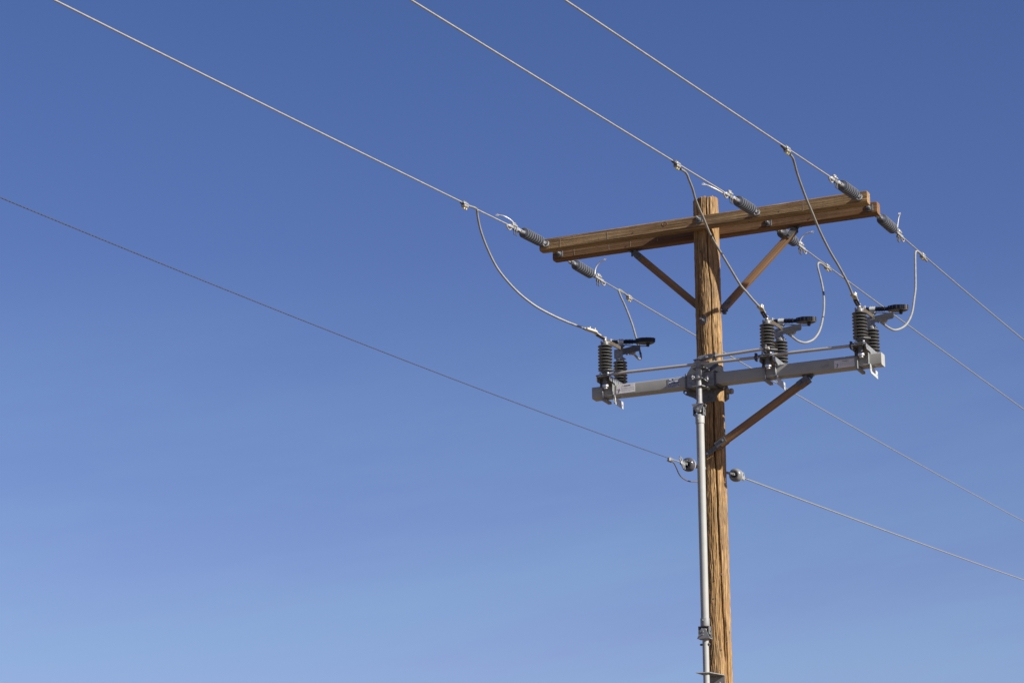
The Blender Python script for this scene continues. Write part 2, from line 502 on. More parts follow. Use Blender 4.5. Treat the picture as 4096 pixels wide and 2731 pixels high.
# chipped grain: thin slivers
ch = smooth_noise(NT, NZ, 140, 70)
disp -= 0.0030 * np.clip((ch - 0.8) * 2, 0, 1)
def check(th0_pts, z0, z1, w, depth):
    """a drying crack running down the pole; th0_pts = [(z, angle)]"""
    global disp
    zs_, as_ = zip(*sorted(th0_pts))
    a = np.interp(zz, zs_, as_) + 0.022 * np.sin(zz * 9.1 + z0) + 0.012 * np.sin(zz * 23.0)
    env = np.clip((zz - z0) / 0.25, 0, 1) * np.clip((z1 - zz) / 0.25, 0, 1)
    dt = (th[None, :] - a[:, None] + np.pi) % (2 * np.pi) - np.pi
    disp -= depth * env[:, None] * np.exp(-(dt / w) ** 2)
CAMA = math.atan2(CAM.y, CAM.x)          # direction of the viewer round the pole
def va(frac):                            # fraction across the seen width -> angle
    return CAMA + math.asin(max(-0.98, min(0.98, 2 * frac - 1)))
check([(2.0, va(.88)), (2.358, va(.86)), (2.75, va(.83)), (2.9, va(.80))], 1.6, 2.95, 0.034, 0.034)
check([(2.6, va(.76)), (2.84, va(.755)), (3.27, va(.70)), (3.594, va(.67)), (4.268, va(.61)), (4.69, va(.59)), (4.95, va(.57))], 2.5, 5.05, 0.042, 0.045)
check([(5.0, va(.62)), (5.49, va(.62)), (5.68, va(.63)), (5.80, va(.61)), (5.93, va(.55)), (6.08, va(.53)), (6.3, va(.58))], 4.9, 6.42, 0.034, 0.034)
check([(6.2, va(.52)), (6.66, va(.52))], 6.2, 7.2, 0.032, 0.040)
check([(6.3, va(.64)), (6.66, va(.655))], 6.2, 7.2, 0.024, 0.034)
check([(5.0, va(.19)), (5.21, va(.19)), (5.35, va(.17)), (5.60, va(.12)), (5.8, va(.09))], 4.7, 5.8, 0.040, 0.035)
check([(5.0, va(.80)), (5.5, va(.84))], 4.8, 5.6, 0.018, 0.012)
check([(4.0, va(.40)), (4.8, va(.44))], 3.2, 4.9, 0.020, 0.012)
check([(2.0, va(.30)), (3.2, va(.22))], 1.4, 3.4, 0.020, 0.012)
for _ in range(26):
    a0 = rng.uniform(0, 2 * np.pi); z0 = rng.uniform(1.5, 6.2); ln = rng.uniform(0.3, 1.2)
    check([(z0, a0), (z0 + ln, a0 + rng.uniform(-.12, .12))], z0, z0 + ln, rng.uniform(.012, .02), rng.uniform(.004, .010))
R = pole_r(zz)[:, None] + disp
pm = MB()
# ragged, slightly sloping sawn top
top_j = 0.0035 * smooth_noise(NT, 2, 46, 1)[0] + 0.010 * np.sin(th + 0.6)
ringsv = []
for k in range(NZ):
    zk = zz[k] + (top_j * max(0.0, 1 - (ZT - zz[k]) / 0.05) if zz[k] > ZT - 0.05 else 0.0)
    zk = np.broadcast_to(zk, (NT,))
    ringsv.append([pm.bm.verts.new((R[k, i] * math.cos(th[i]), R[k, i] * math.sin(th[i]), zk[i])) for i in range(NT)])
cap_r = [pm.bm.verts.new((R[-1, i] * 0.93 * math.cos(th[i]), R[-1, i] * 0.93 * math.sin(th[i]), ZT + top_j[i])) for i in range(NT)]
ringsv.append(cap_r)
for a_, b_ in zip(ringsv[:-1], ringsv[1:]):
    for i in range(NT):
        j = (i + 1) % NT
        pm.bm.faces.new((a_[i], a_[j], b_[j], b_[i]))
cv = pm.bm.verts.new((0, 0, ZT + 0.006))
for i in range(NT):
    pm.bm.faces.new((cap_r[i], cap_r[(i + 1) % NT], cv))
pole = thing('utility_pole', 'tall weathered brown wooden utility pole with long drying cracks', 'utility pole', (0, 0, POLE_BASE))
pm.build('pole_shaft', M['pole'], pole, sharp=60, world=pole.location)
def bolt_plate(parent, c, n, size=0.058, rod=0.075, world=None, mat='galv_dark', rodr=0.0095):
    """square washer with a nut and the bolt end"""
    c = Vector(c); n = Vector(n).normalized()
    s = Vector((0, 0, 1)).cross(n).normalized(); u = n.cross(s)
    Rm = Matrix((s, u, n)).transposed()
    m = MB(); m.box(c + n * 0.003, (size, size, 0.005), Rm, 0.0012)
    w = m.build('square_washer', M[mat], parent, world=world)
    m = MB(); m.hexnut(c + n * 0.0055, n, 0.0165, 0.015); m.cyl(c + n * 0.02, c + n * rod, rodr, 12, 0.002)
    m.build('bolt', M['galv'], w, world=world)
    return w
na = va(.30)
bn = V(math.cos(na), math.sin(na), 0)
bolt_plate(pole, bn * (pole_r(5.5) + 0.001) + V(0, 0, 5.49), bn, 0.062, 0.075, world=pole.location)

def on_pole(frac, z, off=0.0):
    a = va(frac); k = int(round(a / (2 * np.pi) * NT)) % NT; zi = int(np.argmin(abs(zz - z)))
    r = float(R[zi, k]) + off
    return V(r * math.cos(a), r * math.sin(a), z), V(math.cos(a), math.sin(a), 0)
for frac, z, r0 in ((.74, 3.26, .013), (.45, 3.20, .008), (.62, 2.62, .011), (.86, 2.69, .012), (.36, 2.30, .007), (.83, 4.42, .010), (.30, 4.28, .009)):
    c, n = on_pole(frac, z, -0.001)
    m = MB()
    m.lathe([(-0.01, r0), (0.000, r0), (0.0022, r0 * .82), (0.0010, r0 * .60), (0.0026, r0 * .35), (0.002, 0.0)], c, n, 14)
    m.build('knot', M['knot'], pole, world=pole.location)
for frac, z, r0 in ((.23, 6.22, .007), (.24, 6.12, .008), (.22, 5.87, .005), (.25, 5.66, .007), (.25, 5.54, .006), (.93, 5.30, .005), (.22, 4.10, .006), (.40, 3.05, .006), (.55, 2.45, .004), (.20, 6.44, .006)):
    c, n = on_pole(frac, z, 0.0004)
    m = MB(); m.lathe([(0.0004, 0.0), (0.0008, r0), (-0.004, r0)], c, n, 10)
    m.build('nail_hole', M['ink'], pole, world=pole.location)

# ------------------------------------------------------------------ wooden crossarms
XA0, XA1, ZA, HA, WA = -1.525, 1.523, 6.423, 0.110, 0.095
YF, YR = -0.195, 0.098            # front faces of the two arms
def arm_mesh(seed, y0):
    m = MB()
    n = 150
    ch = 0.014
    prof = [(0, ch), (ch * .9, 0), (WA - ch * .9, 0), (WA, ch), (WA, HA - 0.006), (WA - 0.008, HA), (0.008, HA), (0, HA - 0.006)]
    rg = random.Random(seed)
    rings = []
    ph = [rg.uniform(0, 6) for _ in range(8)]
    for i in range(n + 1):
        x = XA0 + (XA1 - XA0) * i / n
        ring = []
        for k, (a, b) in enumerate(prof):
            da = 0.0012 * math.sin(x * 5 + ph[k]) + rg.uniform(-.0005, .0005)
            db = 0.0012 * math.sin(x * 4 + ph[(k + 3) % 8]) + rg.uniform(-.0007, .0007)
            ex = 0.0
            if i in (0, n):
                a = WA / 2 + (a - WA / 2) * 0.95; b = HA / 2 + (b - HA / 2) * 0.95
            ring.append(m.bm.verts.new((x + ex, y0 + a + da, ZA - HA + b + db)))
        rings.append(ring)
    for a_, b_ in zip(rings[:-1], rings[1:]):
        for k in range(8):
            j = (k + 1) % 8
            m.bm.faces.new((a_[k], b_[k], b_[j], a_[j]))
    m.bm.faces.new(rings[0]); m.bm.faces.new(rings[-1][::-1])
    return m
INS_X = (-1.451, 0.543, 1.459)
arm_f = thing('wooden_crossarm', 'weathered tan timber crossarm, the nearer of the pair bolted to the pole top', 'crossarm', (0, YF, ZA), group='wooden crossarms')
arm_mesh(3, YF).build('arm_beam', M['arm_front'], arm_f, sharp=25, world=arm_f.location)
arm_r = thing('wooden_crossarm', 'darker red-brown timber crossarm behind the pole, partly hidden by the nearer one', 'crossarm', (0, YR, ZA), group='wooden crossarms')
arm_mesh(5, YR).build('arm_beam', M['arm_rear'], arm_r, sharp=25, world=arm_r.location)
def eye_nut(parent, c, d, world):
    """forged eye nut: ring in a plane that holds the bolt axis"""
    c = Vector(c); d = Vector(d)
    m = MB()
    pts = []
    for i in range(21):
        a = math.pi * 2 * i / 20
        rr = 0.0245 + 0.006 * max(0, -math.sin(a)) ** 4
        pts.append(c + d * (0.020 - 0.010 * math.sin(a)) + V(rr * math.cos(a), 0, rr * math.sin(a)))
    m.tube(pts, 0.0068, 8, caps=False)
    m.bar(c + d * 0.012 + V(0, 0, 0.024), c + d * 0.012 - V(0, 0, 0.026), 0.010, 0.010)
    e = m.build('eye_nut', M['galv'], parent, world=world)
    m = MB(); m.box(c + d * 0.0025, (0.044, 0.005, 0.044), None, 0.001)
    m.build('square_washer', M['galv_dark'], e, world=world)
    return e
ZE = 6.366
for x in INS_X:
    eye_nut(arm_f, (x, YF, ZE), (0, -1, 0), arm_f.location)
    bolt_plate(arm_r, (x, YR - 0.001, ZE), (0, -1, 0), 0.060, 0.045, world=arm_r.location)
    eye_nut(arm_r, (x, YR + WA, ZE), (0, 1, 0), arm_r.location)
bolt_plate(arm_f, (0.011, YF - 0.001, 6.385), (0, -1, 0), 0.062, 0.085, world=arm_f.location)
# nail holes / bored holes in the faces and undersides
def bore(parent, c, n, r, world):
    m = MB(); c = Vector(c); n = Vector(n)
    m.lathe([(0.0012, 0.0), (0.0012, r), (-0.004, r)], c, n, 10)
    return m.build('bored_hole', M['ink'], parent, world=world)
for x in (-0.62, 0.74):
    bore(arm_f, (x, YF - 0.0012, 6.352), (0, -1, 0), 0.0048, arm_f.location)
for x in (-1.37, -0.60, -0.36, 0.45, 1.25):
    bore(arm_f, (x, YF + WA * .45, ZA - HA - 0.0012), (0, 0, -1), 0.0075, arm_f.location)
for x in (-1.27, -0.30, 1.28):
    bore(arm_r, (x, YR + WA * .45, ZA - HA - 0.0012), (0, 0, -1), 0.0075, arm_r.location)
bore(arm_r, (-0.80, YR - 0.0012, 6.345), (0, -1, 0), 0.005, arm_r.location)
bore(arm_r, (0.92, YR - 0.0012, 6.352), (0, -1, 0), 0.005, arm_r.location)
# one raised knot on the near arm
m = MB()
for rr in (0.018, 0.006):
    m.tube([V(-0.315, YF - 0.0006, 6.392) + V(math.cos(a) * rr * 1.25, 0, math.sin(a) * rr) for a in [i * math.pi / 9 for i in range(19)]], 0.0022, 6, caps=False)
m.build('knot', M['arm_front'], arm_f, world=arm_f.location)

for arm, y0, xs_ in ((arm_f, YF, ((-1.32, 0.085), (-0.86, 0.07), (0.955, 0.085), (-0.02, 0.05))), (arm_r, YR, ((-1.31, 0.06), (-0.97, 0.05), (-0.76, 0.055), (-0.50, 0.03)))):
    for x, hh in xs_:
        m = MB(); m.box((x, y0 - 0.0013, ZA - HA / 2 - 0.006), (0.0026, 0.0006, hh), Matrix.Rotation(0.05 * math.sin(x * 40), 3, 'Y'))
        m.build('chalk_mark', M['chalk'], arm, world=arm.location)
# ------------------------------------------------------------------ braces
def brace(label, p0, p1, width, thick, side, mat, ends):
    p0 = Vector(p0); p1 = Vector(p1)
    root = thing('crossarm_brace', label, 'brace', p0, group='wooden braces')
    d = (p1 - p0).normalized()
    # strut: object local z runs along the length so the grain follows it
    Fm = frame_from(d)
    s = Vector(side); s = (s - d * s.dot(d)).normalized(); u = d.cross(s)
    Rm = Matrix((s, u, d)).transposed()
    m = MB()
    l = (p1 - p0).length
    m.box((0, 0, l / 2), (thick, width, l), None, 0.011 if thick > 0.045 else 0.005)
    st = m.build('strut', mat, root)
    st.rotation_euler = Rm.to_euler()
    for (t, kind) in ends:
        c = p0 + d * (l * t)
        sg = 1 if t > 0.5 else -1
        m = MB()
        for w in (-1, 1):
            m.bar(c - d * sg * 0.075 + s * w * (thick / 2 + 0.003), c + d * sg * 0.03 + s * w * (thick / 2 + 0.003), 0.005, width * 0.86, upv=u, bevel=0.001)
        m.bar(c + d * sg * 0.016 - s * (thick / 2 + 0.004), c + d * sg * 0.016 + s * (thick / 2 + 0.004), 0.034, width * 0.80, upv=u, bevel=0.001)
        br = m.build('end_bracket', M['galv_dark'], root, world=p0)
        m = MB()
        b0 = c - d * sg * 0.045
        m.cyl(b0 - s * (thick / 2 + 0.022), b0 + s * (thick / 2 + 0.022), 0.0065, 10)
        m.hexnut(b0 + s * (thick / 2 + 0.006), s, 0.013, 0.010); m.hexnut(b0 - s * (thick / 2 + 0.006), -s, 0.013, 0.010)
        m.build('bolt', M['galv_dark'], br, world=p0)
    return root
ZAB = ZA - HA
b1 = brace('dark brown wooden brace running down to the left of the pole under the timber crossarms', (-0.722, 0.142, ZAB - 0.045), (-0.10, 0.06, 5.665), 0.064, 0.040, (0, -1, 0), M['brace'], ((0.0, 'arm'),))
b2 = brace('lit orange-brown wooden brace rising right from the pole to the timber crossarms', (0.752, 0.142, ZAB - 0.045), (0.135, 0.055, 5.640), 0.062, 0.042, (0, -1, 0), M['brace'], ((0.0, 'arm'), (1.0, 'pole')))
b3 = brace('round-edged brown brace propping the grey steel crossarm from lower down the pole', (0.915, -0.170, 4.825), (0.115, -0.128, 4.365), 0.066, 0.050, (0, -1, 0.2), M['brace'], ((0.0, 'arm'), (1.0, 'pole')))
for b, x in ((b1, -0.765), (b2, 0.790)):
    m = MB()
    m.box((x + (0.02 if x < 0 else -0.02), 0.142, ZAB - 0.0045), (0.11, 0.05, 0.007), None, 0.001)
    m.cyl((x, 0.142, ZAB - 0.007), (x, 0.142, ZAB - 0.058), 0.0075, 10, 0.001)
    m.hexnut((x, 0.142, ZAB - 0.008), (0, 0, -1), 0.015, 0.012)
    m.build('arm_bolt', M['dark_steel'], b, world=b.location)
m = MB()
m.box((0.935, -0.170, 4.866), (0.10, 0.05, 0.007), None, 0.001)
m.cyl((0.962, -0.170, 4.87), (0.962, -0.170, 4.835), 0.010, 8); m.hexnut((0.962, -0.170, 4.862), (0, 0, -1), 0.018, 0.013)
m.build('arm_bolt', M['dark_steel'], b3, world=b3.location)
m = MB()
m.bar((0.122, -0.126, 4.369), (-0.008, -0.132, 4.288), 0.006, 0.040, upv=(-.55, 0, .83), bevel=0.001)
m.cyl((0.006, -0.128, 4.297), (0.006, -0.150, 4.297), 0.012, 6)
m.build('pole_strap', M['galv_dark'], b3, world=b3.location)
m = MB()
m.box((0.128, 0.052, 5.612), (0.030, 0.034, 0.075), None, 0.003)
m.cyl((0.10, 0.05, 5.602), (0.160, 0.05, 5.602), 0.009, 8)
m.build('pole_strap', M['dark_steel'], b2, world=b2.location)

# ------------------------------------------------------------------ strain insulators (local +Z runs from the arm to the wire)
def dir_R(d):
    d = Vector(d).normalized()
    x = Vector((0, 0, 1)).cross(d).normalized()
    y = d.cross(x)                       # points upwards
    return Matrix((x, y, d)).transposed()
def strain_insulator(label, loc, R):
    root = thing('strain_insulator', label, 'insulator', loc, R, 'grey dead-end insulators')
    m = MB()
    s0, n, sp = 0.105, 8, 0.0465
    prof = [(s0 - 0.012, 0.0), (s0 - 0.012, 0.019)]
    for i in range(n):
        a = s0 + i * sp
        rr = 0.0485 if i not in (0, n - 1) else 0.0475
        prof += [(a + 0.010, 0.0215), (a + 0.0115, 0.0235), (a + 0.0185, rr - 0.0040), (a + 0.0198, rr), (a + 0.0246, rr), (a + 0.0258, rr - 0.0040), (a + 0.0300, 0.0235), (a + 0.0315, 0.0215)]
    e = s0 + n * sp
    prof += [(e - 0.008, 0.019), (e - 0.008, 0.0)]
    m.lathe(prof, (0, 0, 0), (0, 0, 1), 40)
    m.build('shed_stack', M['polymer'], root, sharp=28)
    # clevis at the arm end
    m = MB()
    m.lathe([(0.068, 0.0), (0.068, 0.012), (0.074, 0.016), (0.098, 0.0165)], (0, 0, 0), (0, 0, 1), 16)
    for w in (-1, 1):
        m.bar((w * 0.0155, 0, 0.012), (w * 0.0155, 0, 0.078), 0.007, 0.026, upv=(0, 1, 0), bevel=0.001)
    m.cyl((-0.030, 0, 0.024), (0.030, 0, 0.024), 0.0075, 10, 0.001)
    m.build('arm_clevis', M['galv'], root)
    # tongue at the wire end
    m = MB()
    m.lathe([(e - 0.010, 0.018), (e + 0.020, 0.0165), (e + 0.034, 0.014), (e + 0.040, 0.008), (e + 0.040, 0.0)], (0, 0, 0), (0, 0, 1), 16)
    m.bar((0, 0, e + 0.03), (0, 0, e + 0.075), 0.011, 0.030, upv=(0, 1, 0), bevel=0.002)
    m.build('wire_tongue', M['galv'], root)
    return root
END = 0.105 + 8 * 0.0465         # 0.477
# ------------------------------------------------------------------ dead-end clamps (same axis, origin at the tongue pin)
def dead_end_clamp(label, loc, R):
    root = thing('dead_end_clamp', label, 'clamp', loc, R, 'bright dead-end clamps')
    m = MB()
    for w in (-1, 1):                     # fork round the tongue
        m.bar((w * 0.011, 0, -0.018), (w * 0.011, 0.001, 0.052), 0.007, 0.028, upv=(0, 1, 0), bevel=0.002)
    m.bar((0, 0.0, 0.045), (0, -0.002, 0.235), 0.020, 0.026, upv=(0, 1, 0), bevel=0.004)       # trough
    m.bar((0, -0.012, 0.17), (0, -0.010, 0.275), 0.026, 0.012, upv=(0, 1, 0), bevel=0.003)    # flared mouth
    pts = [V(0, -0.004 - 0.030 * math.sin(a) * 1.2, 0.185 + 0.048 * (1 - math.cos(a)) / 2 * 2) for a in [i * math.pi / 10 for i in range(11)]]
    m.tube(pts, 0.0065, 8)                # hanging loop
    m.build('clamp_body', M['alu'], root, sharp=40)
    m = MB()
    m.box((0, 0.020, 0.125), (0.036, 0.018, 0.085), None, 0.004)
    m.tube([V(0, 0.028, 0.09), V(0.004, 0.040, 0.105), V(0, 0.042, 0.13), V(-0.004, 0.036, 0.155)], 0.008, 8)
    m.build('keeper', M['alu'], root)
    m = MB()
    m.cyl((-0.020, 0, 0.0), (0.024, 0, 0.0), 0.0075, 10, 0.001); m.cyl((-0.026, 0, 0), (-0.020, 0, 0), 0.013, 10)
    m.build('clevis_pin', M['galv'], root)
    for k in (0.105, 0.150):
        m = MB()
        m.cyl((0.010, 0.030, k), (0.010, -0.070, k), 0.0058, 10, 0.001)
        m.hexnut((0.010, -0.018, k), (0, -1, 0), 0.0115, 0.012)
        m.build('clamp_bolt', M['dark_steel'], root)
    return root

def ease(dy, s0):
    """height gained past the span: the slope s0 eases into the slope of the land"""
    a = abs(dy); sg = 1 if dy > 0 else -1
    return sg * (GS * a + (s0 - GS) * 30.0 * (1 - math.exp(-a / 30.0)))
def wire_z(side, k, y):
    c = {('f', 0): (0.000618, 0.097762, 6.393771), ('f', 1): (0.000256, 0.10593, 6.390802), ('f', 2): (0.00017, 0.119825, 6.399714),
         ('b', 0): (0.000552, 0.047075, 6.345054), ('b', 1): (0.000247, 0.058736, 6.363923), ('b', 2): (0.001502, 0.048461, 6.358336)}[(side, k)]
    ye = max(-14.0, min(20.0, y))        # beyond the modelled span the line follows the slope of the land
    return c[0] * ye * ye + c[1] * ye + c[2] + ease(y - ye, 2 * c[0] * ye + c[1])
WHERE = ('at the left end of the arms', 'just right of the pole', 'at the right end of the arms')
ins_first = None; clamp_first = None
WIREX = (-1.451, 0.543, 1.459)
for side in ('f', 'b'):
    for k in range(3):
        x = WIREX[k]
        if side == 'f':
            y0, y1 = -0.235, -6.0
        else:
            y0, y1 = 0.342, 6.0
        p0 = V(x, y0, wire_z(side, k, y0)); sgn = -1 if side == 'f' else 1
        p1 = V(x, y0 + sgn * 0.8, wire_z(side, k, y0 + sgn * 0.8))
        if side == 'f':
            p0.z = ZE - 0.006
        R_ = dir_R(p1 - p0)
        d = (p1 - p0).normalized()
        nearfar = 'on the nearer timber arm' if side == 'f' else 'behind the farther timber arm'
        li = 'ribbed grey insulator %s, %s' % (nearfar, WHERE[k])
        lc = 'bright clamp on the %s line, %s' % ('near' if side == 'f' else 'far', WHERE[k])
        pc = p0 + d * (END + 0.060)
        if ins_first is None:
            ins_first = strain_insulator(li, p0, R_); clamp_first = dead_end_clamp(lc, pc, R_)
            r_ins = ins_first
        else:
            r_ins = dup(ins_first, li, p0, R_); dup(clamp_first, lc, pc, R_)
        if side == 'b':                   # longer shackle between the far arm and its insulator
            m = MB()
            a = R_.inverted() @ (V(x, 0.235, ZE) - p0)
            for w in (-1, 1):
                m.tube([Vector((w * 0.014, 0, 0.030)), Vector((w * 0.016, a.y * .5, a.z * .5)), Vector((w * 0.010, a.y, a.z))], 0.007, 8)
            m.build('shackle', M['galv'], r_ins)

# ------------------------------------------------------------------ conductors
def conductor(label, name, pts, r, mat, group, lobes=8, lay=0.22, step=0.012, cat='power line', far=None):
    root = thing(name, label, cat, pts[0], group=group)
    m = MB(); m.tube(pts, r, lobes=lobes, lay=lay, amp=0.30, step=step)
    if far:
        m.tube(far, r * 0.9, 8)
    m.build('cable', mat, root, sharp=80, world=root.location)
    return root
TAILS = {('f', 0): [(-1.446, -0.80, 6.318), (-1.451, -0.86, 6.334), (-1.462, -0.93, 6.362), (-1.500, -0.985, 6.388), (-1.560, -1.00, 6.405)],
         ('f', 1): [(0.545, -0.93, 6.290), (0.530, -1.00, 6.280), (0.500, -1.08, 6.292), (0.455, -1.13, 6.314), (0.408, -1.15, 6.334)],
         ('f', 2): [(1.459, -0.90, 6.290), (1.455, -0.96, 6.275), (1.449, -1.00, 6.268)],
         ('b', 0): [(-1.446, 0.90, 6.402), (-1.440, 0.90, 6.453), (-1.420, 0.90, 6.490), (-1.387, 0.90, 6.516), (-1.349, 0.90, 6.532)],
         ('b', 1): [(0.552, 0.93, 6.430), (0.560, 0.93, 6.455), (0.578, 0.93, 6.484), (0.615, 0.93, 6.511), (0.672, 0.93, 6.521)],
         ('b', 2): [(1.462, 0.93, 6.420), (1.466, 0.93, 6.455), (1.474, 0.93, 6.501), (1.481, 0.93, 6.535), (1.490, 0.93, 6.565)]}
CL = {('f', 0): 'pale stranded power line, lowest of the three climbing to the upper left',
      ('f', 1): 'pale stranded power line, middle one of the three climbing to the upper left',
      ('f', 2): 'pale stranded power line, highest of the three climbing to the upper left',
      ('b', 0): 'thin grey power line leaving lower right, passing behind the pole and steel crossarm',
      ('b', 1): 'thin grey power line leaving lower right, passing behind the rightmost switch',
      ('b', 2): 'thin grey power line leaving lower right from the right end of the arms'}
for side in ('f', 'b'):
    for k in range(3):
        x = WIREX[k]
        if side == 'f':
            ya, yb = -0.74, -18.0
        else:
            ya, yb = 0.86, 26.0
        n = 60
        pts = []
        for i in range(n + 1):
            t = i / n
            y = ya + (yb - ya) * (t ** 1.6)
            pts.append(V(x, y, wire_z(side, k, y)))
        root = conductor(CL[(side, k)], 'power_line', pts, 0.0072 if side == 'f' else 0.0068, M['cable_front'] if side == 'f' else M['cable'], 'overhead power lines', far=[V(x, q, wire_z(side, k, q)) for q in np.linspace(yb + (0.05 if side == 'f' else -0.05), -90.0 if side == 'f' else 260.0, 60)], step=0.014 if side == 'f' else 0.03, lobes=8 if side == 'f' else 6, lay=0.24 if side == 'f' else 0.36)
        m = MB()
        tp = TAILS[(side, k)]
        m.tube(tp, 0.0072, lobes=6, lay=0.12, amp=0.25, step=0.006)
        # splayed strand ends
        e0, e1 = Vector(tp[-2]), Vector(tp[-1])
        dd = (e1 - e0).normalized()
        for q in range(5):
            a = q * 2 * math.pi / 5
            off = V(math.cos(a), math.sin(a) * 0.6, math.sin(a)) * 0.006
            m.tube([e1 - dd * 0.03 + off * 0.6, e1 + off, e1 + dd * 0.012 + off * 1.7], 0.0030, 6)
        m.build('cable_tail', M['cable_bright'], root, sharp=80, world=root.location)

# ------------------------------------------------------------------ jumpers and their connectors
JUMPERS = {
 'FL': [(-1.466,-1.950,6.224), (-1.463,-1.890,6.230), (-1.458,-1.809,6.239), (-1.453,-1.714,6.249), (-1.453,-1.660,6.249), (-1.452,-1.642,6.232), (-1.460,-1.621,6.211), (-1.474,-1.563,6.153), (-1.483,-1.489,6.079), (-1.479,-1.376,5.969), (-1.457,-1.249,5.848), (-1.410,-1.130,5.746), (-1.343,-1.007,5.651), (-1.257,-0.881,5.570), (-1.165,-0.768,5.514), (-1.070,-0.658,5.469), (-0.977,-0.556,5.434), (-0.943,-0.520,5.425)],
 'FM': [(0.545,-2.200,6.150), (0.545,-2.120,6.147), (0.544,-2.066,6.144), (0.551,-1.989,6.148), (0.551,-1.950,6.146), (0.552,-1.925,6.135), (0.547,-1.887,6.116), (0.540,-1.786,6.068), (0.525,-1.688,6.018), (0.518,-1.587,5.968), (0.516,-1.484,5.918), (0.509,-1.342,5.846), (0.513,-1.243,5.797), (0.522,-1.135,5.745), (0.536,-0.973,5.667), (0.557,-0.754,5.558), (0.579,-0.651,5.513), (0.599,-0.561,5.473), (0.623,-0.470,5.434)],
 'FR': [(1.427,-2.200,6.131), (1.439,-2.118,6.126), (1.444,-2.074,6.122), (1.452,-2.021,6.118), (1.452,-1.980,6.111), (1.450,-1.950,6.098), (1.432,-1.802,6.034), (1.416,-1.575,5.934), (1.411,-1.396,5.855), (1.406,-1.194,5.763), (1.413,-0.977,5.665), (1.430,-0.785,5.580), (1.441,-0.619,5.503), (1.442,-0.541,5.465), (1.441,-0.470,5.429)],
 'BL': [(-1.461,1.850,6.463), (-1.460,1.743,6.461), (-1.459,1.671,6.458), (-1.457,1.573,6.455), (-1.460,1.527,6.447), (-1.456,1.500,6.429), (-1.442,1.474,6.405), (-1.374,1.365,6.302), (-1.283,1.228,6.176), (-1.196,1.090,6.048), (-1.142,1.002,5.968), (-1.057,0.860,5.839), (-0.951,0.669,5.666), (-0.884,0.550,5.560), (-0.815,0.420,5.445), (-0.773,0.337,5.371), (-0.766,0.298,5.340), (-0.771,0.264,5.336), (-0.771,0.191,5.347), (-0.775,0.120,5.355)],
 'BM': [(0.564,1.860,6.436), (0.554,1.772,6.433), (0.545,1.695,6.430), (0.541,1.617,6.433), (0.533,1.557,6.429), (0.531,1.520,6.407), (0.552,1.467,6.349), (0.584,1.399,6.276), (0.639,1.278,6.147), (0.684,1.168,6.031), (0.722,1.060,5.917), (0.752,0.952,5.805), (0.768,0.884,5.734), (0.785,0.784,5.635), (0.797,0.683,5.537), (0.797,0.587,5.449), (0.783,0.497,5.379), (0.758,0.421,5.339), (0.736,0.362,5.322), (0.709,0.279,5.321), (0.693,0.206,5.334), (0.673,0.120,5.347)],
 'BR': [(1.499,1.860,6.391), (1.486,1.790,6.396), (1.472,1.697,6.406), (1.457,1.608,6.413), (1.448,1.575,6.410), (1.455,1.530,6.370), (1.506,1.321,6.159), (1.565,1.073,5.915), (1.592,0.906,5.755), (1.616,0.739,5.597), (1.620,0.613,5.486), (1.609,0.512,5.407), (1.585,0.421,5.354), (1.559,0.345,5.326), (1.540,0.284,5.323), (1.522,0.206,5.330), (1.505,0.120,5.341)],
}

JL = {'FL': 'grey jumper cable drooping in a wide curve to the leftmost switch',
      'FM': 'long grey jumper cable crossing in front of the pole top to the middle switch',
      'FR': 'long grey jumper cable crossing the right half of the arms to the rightmost switch',
      'BL': 'short grey jumper cable dropping behind the black arc chamber of the leftmost switch',
      'BM': 'looped grey jumper cable hanging right of the middle switch',
      'BR': 'looped grey jumper cable hanging at the far right of the switches'}
CN = {'FL': 'parallel wire connector with two brass bolts, on the lowest line left of the pole',
      'FM': 'parallel wire connector with two brass bolts, on the middle line above the pole top',
      'FR': 'parallel wire connector with two brass bolts, on the highest line at upper right',
      'BL': 'parallel wire connector with two brass bolts, left of the pole below the arms',
      'BM': 'parallel wire connector with two brass bolts, below the right half of the arms',
      'BR': 'parallel wire connector with two brass bolts, furthest right in the picture'}
TAPE = {'FM': (0.52, 0.535), 'FL': (0.985, 0.995), 'BL': (0.86, 0.875), 'BM': (0.62, 0.63)}
conn_first = None
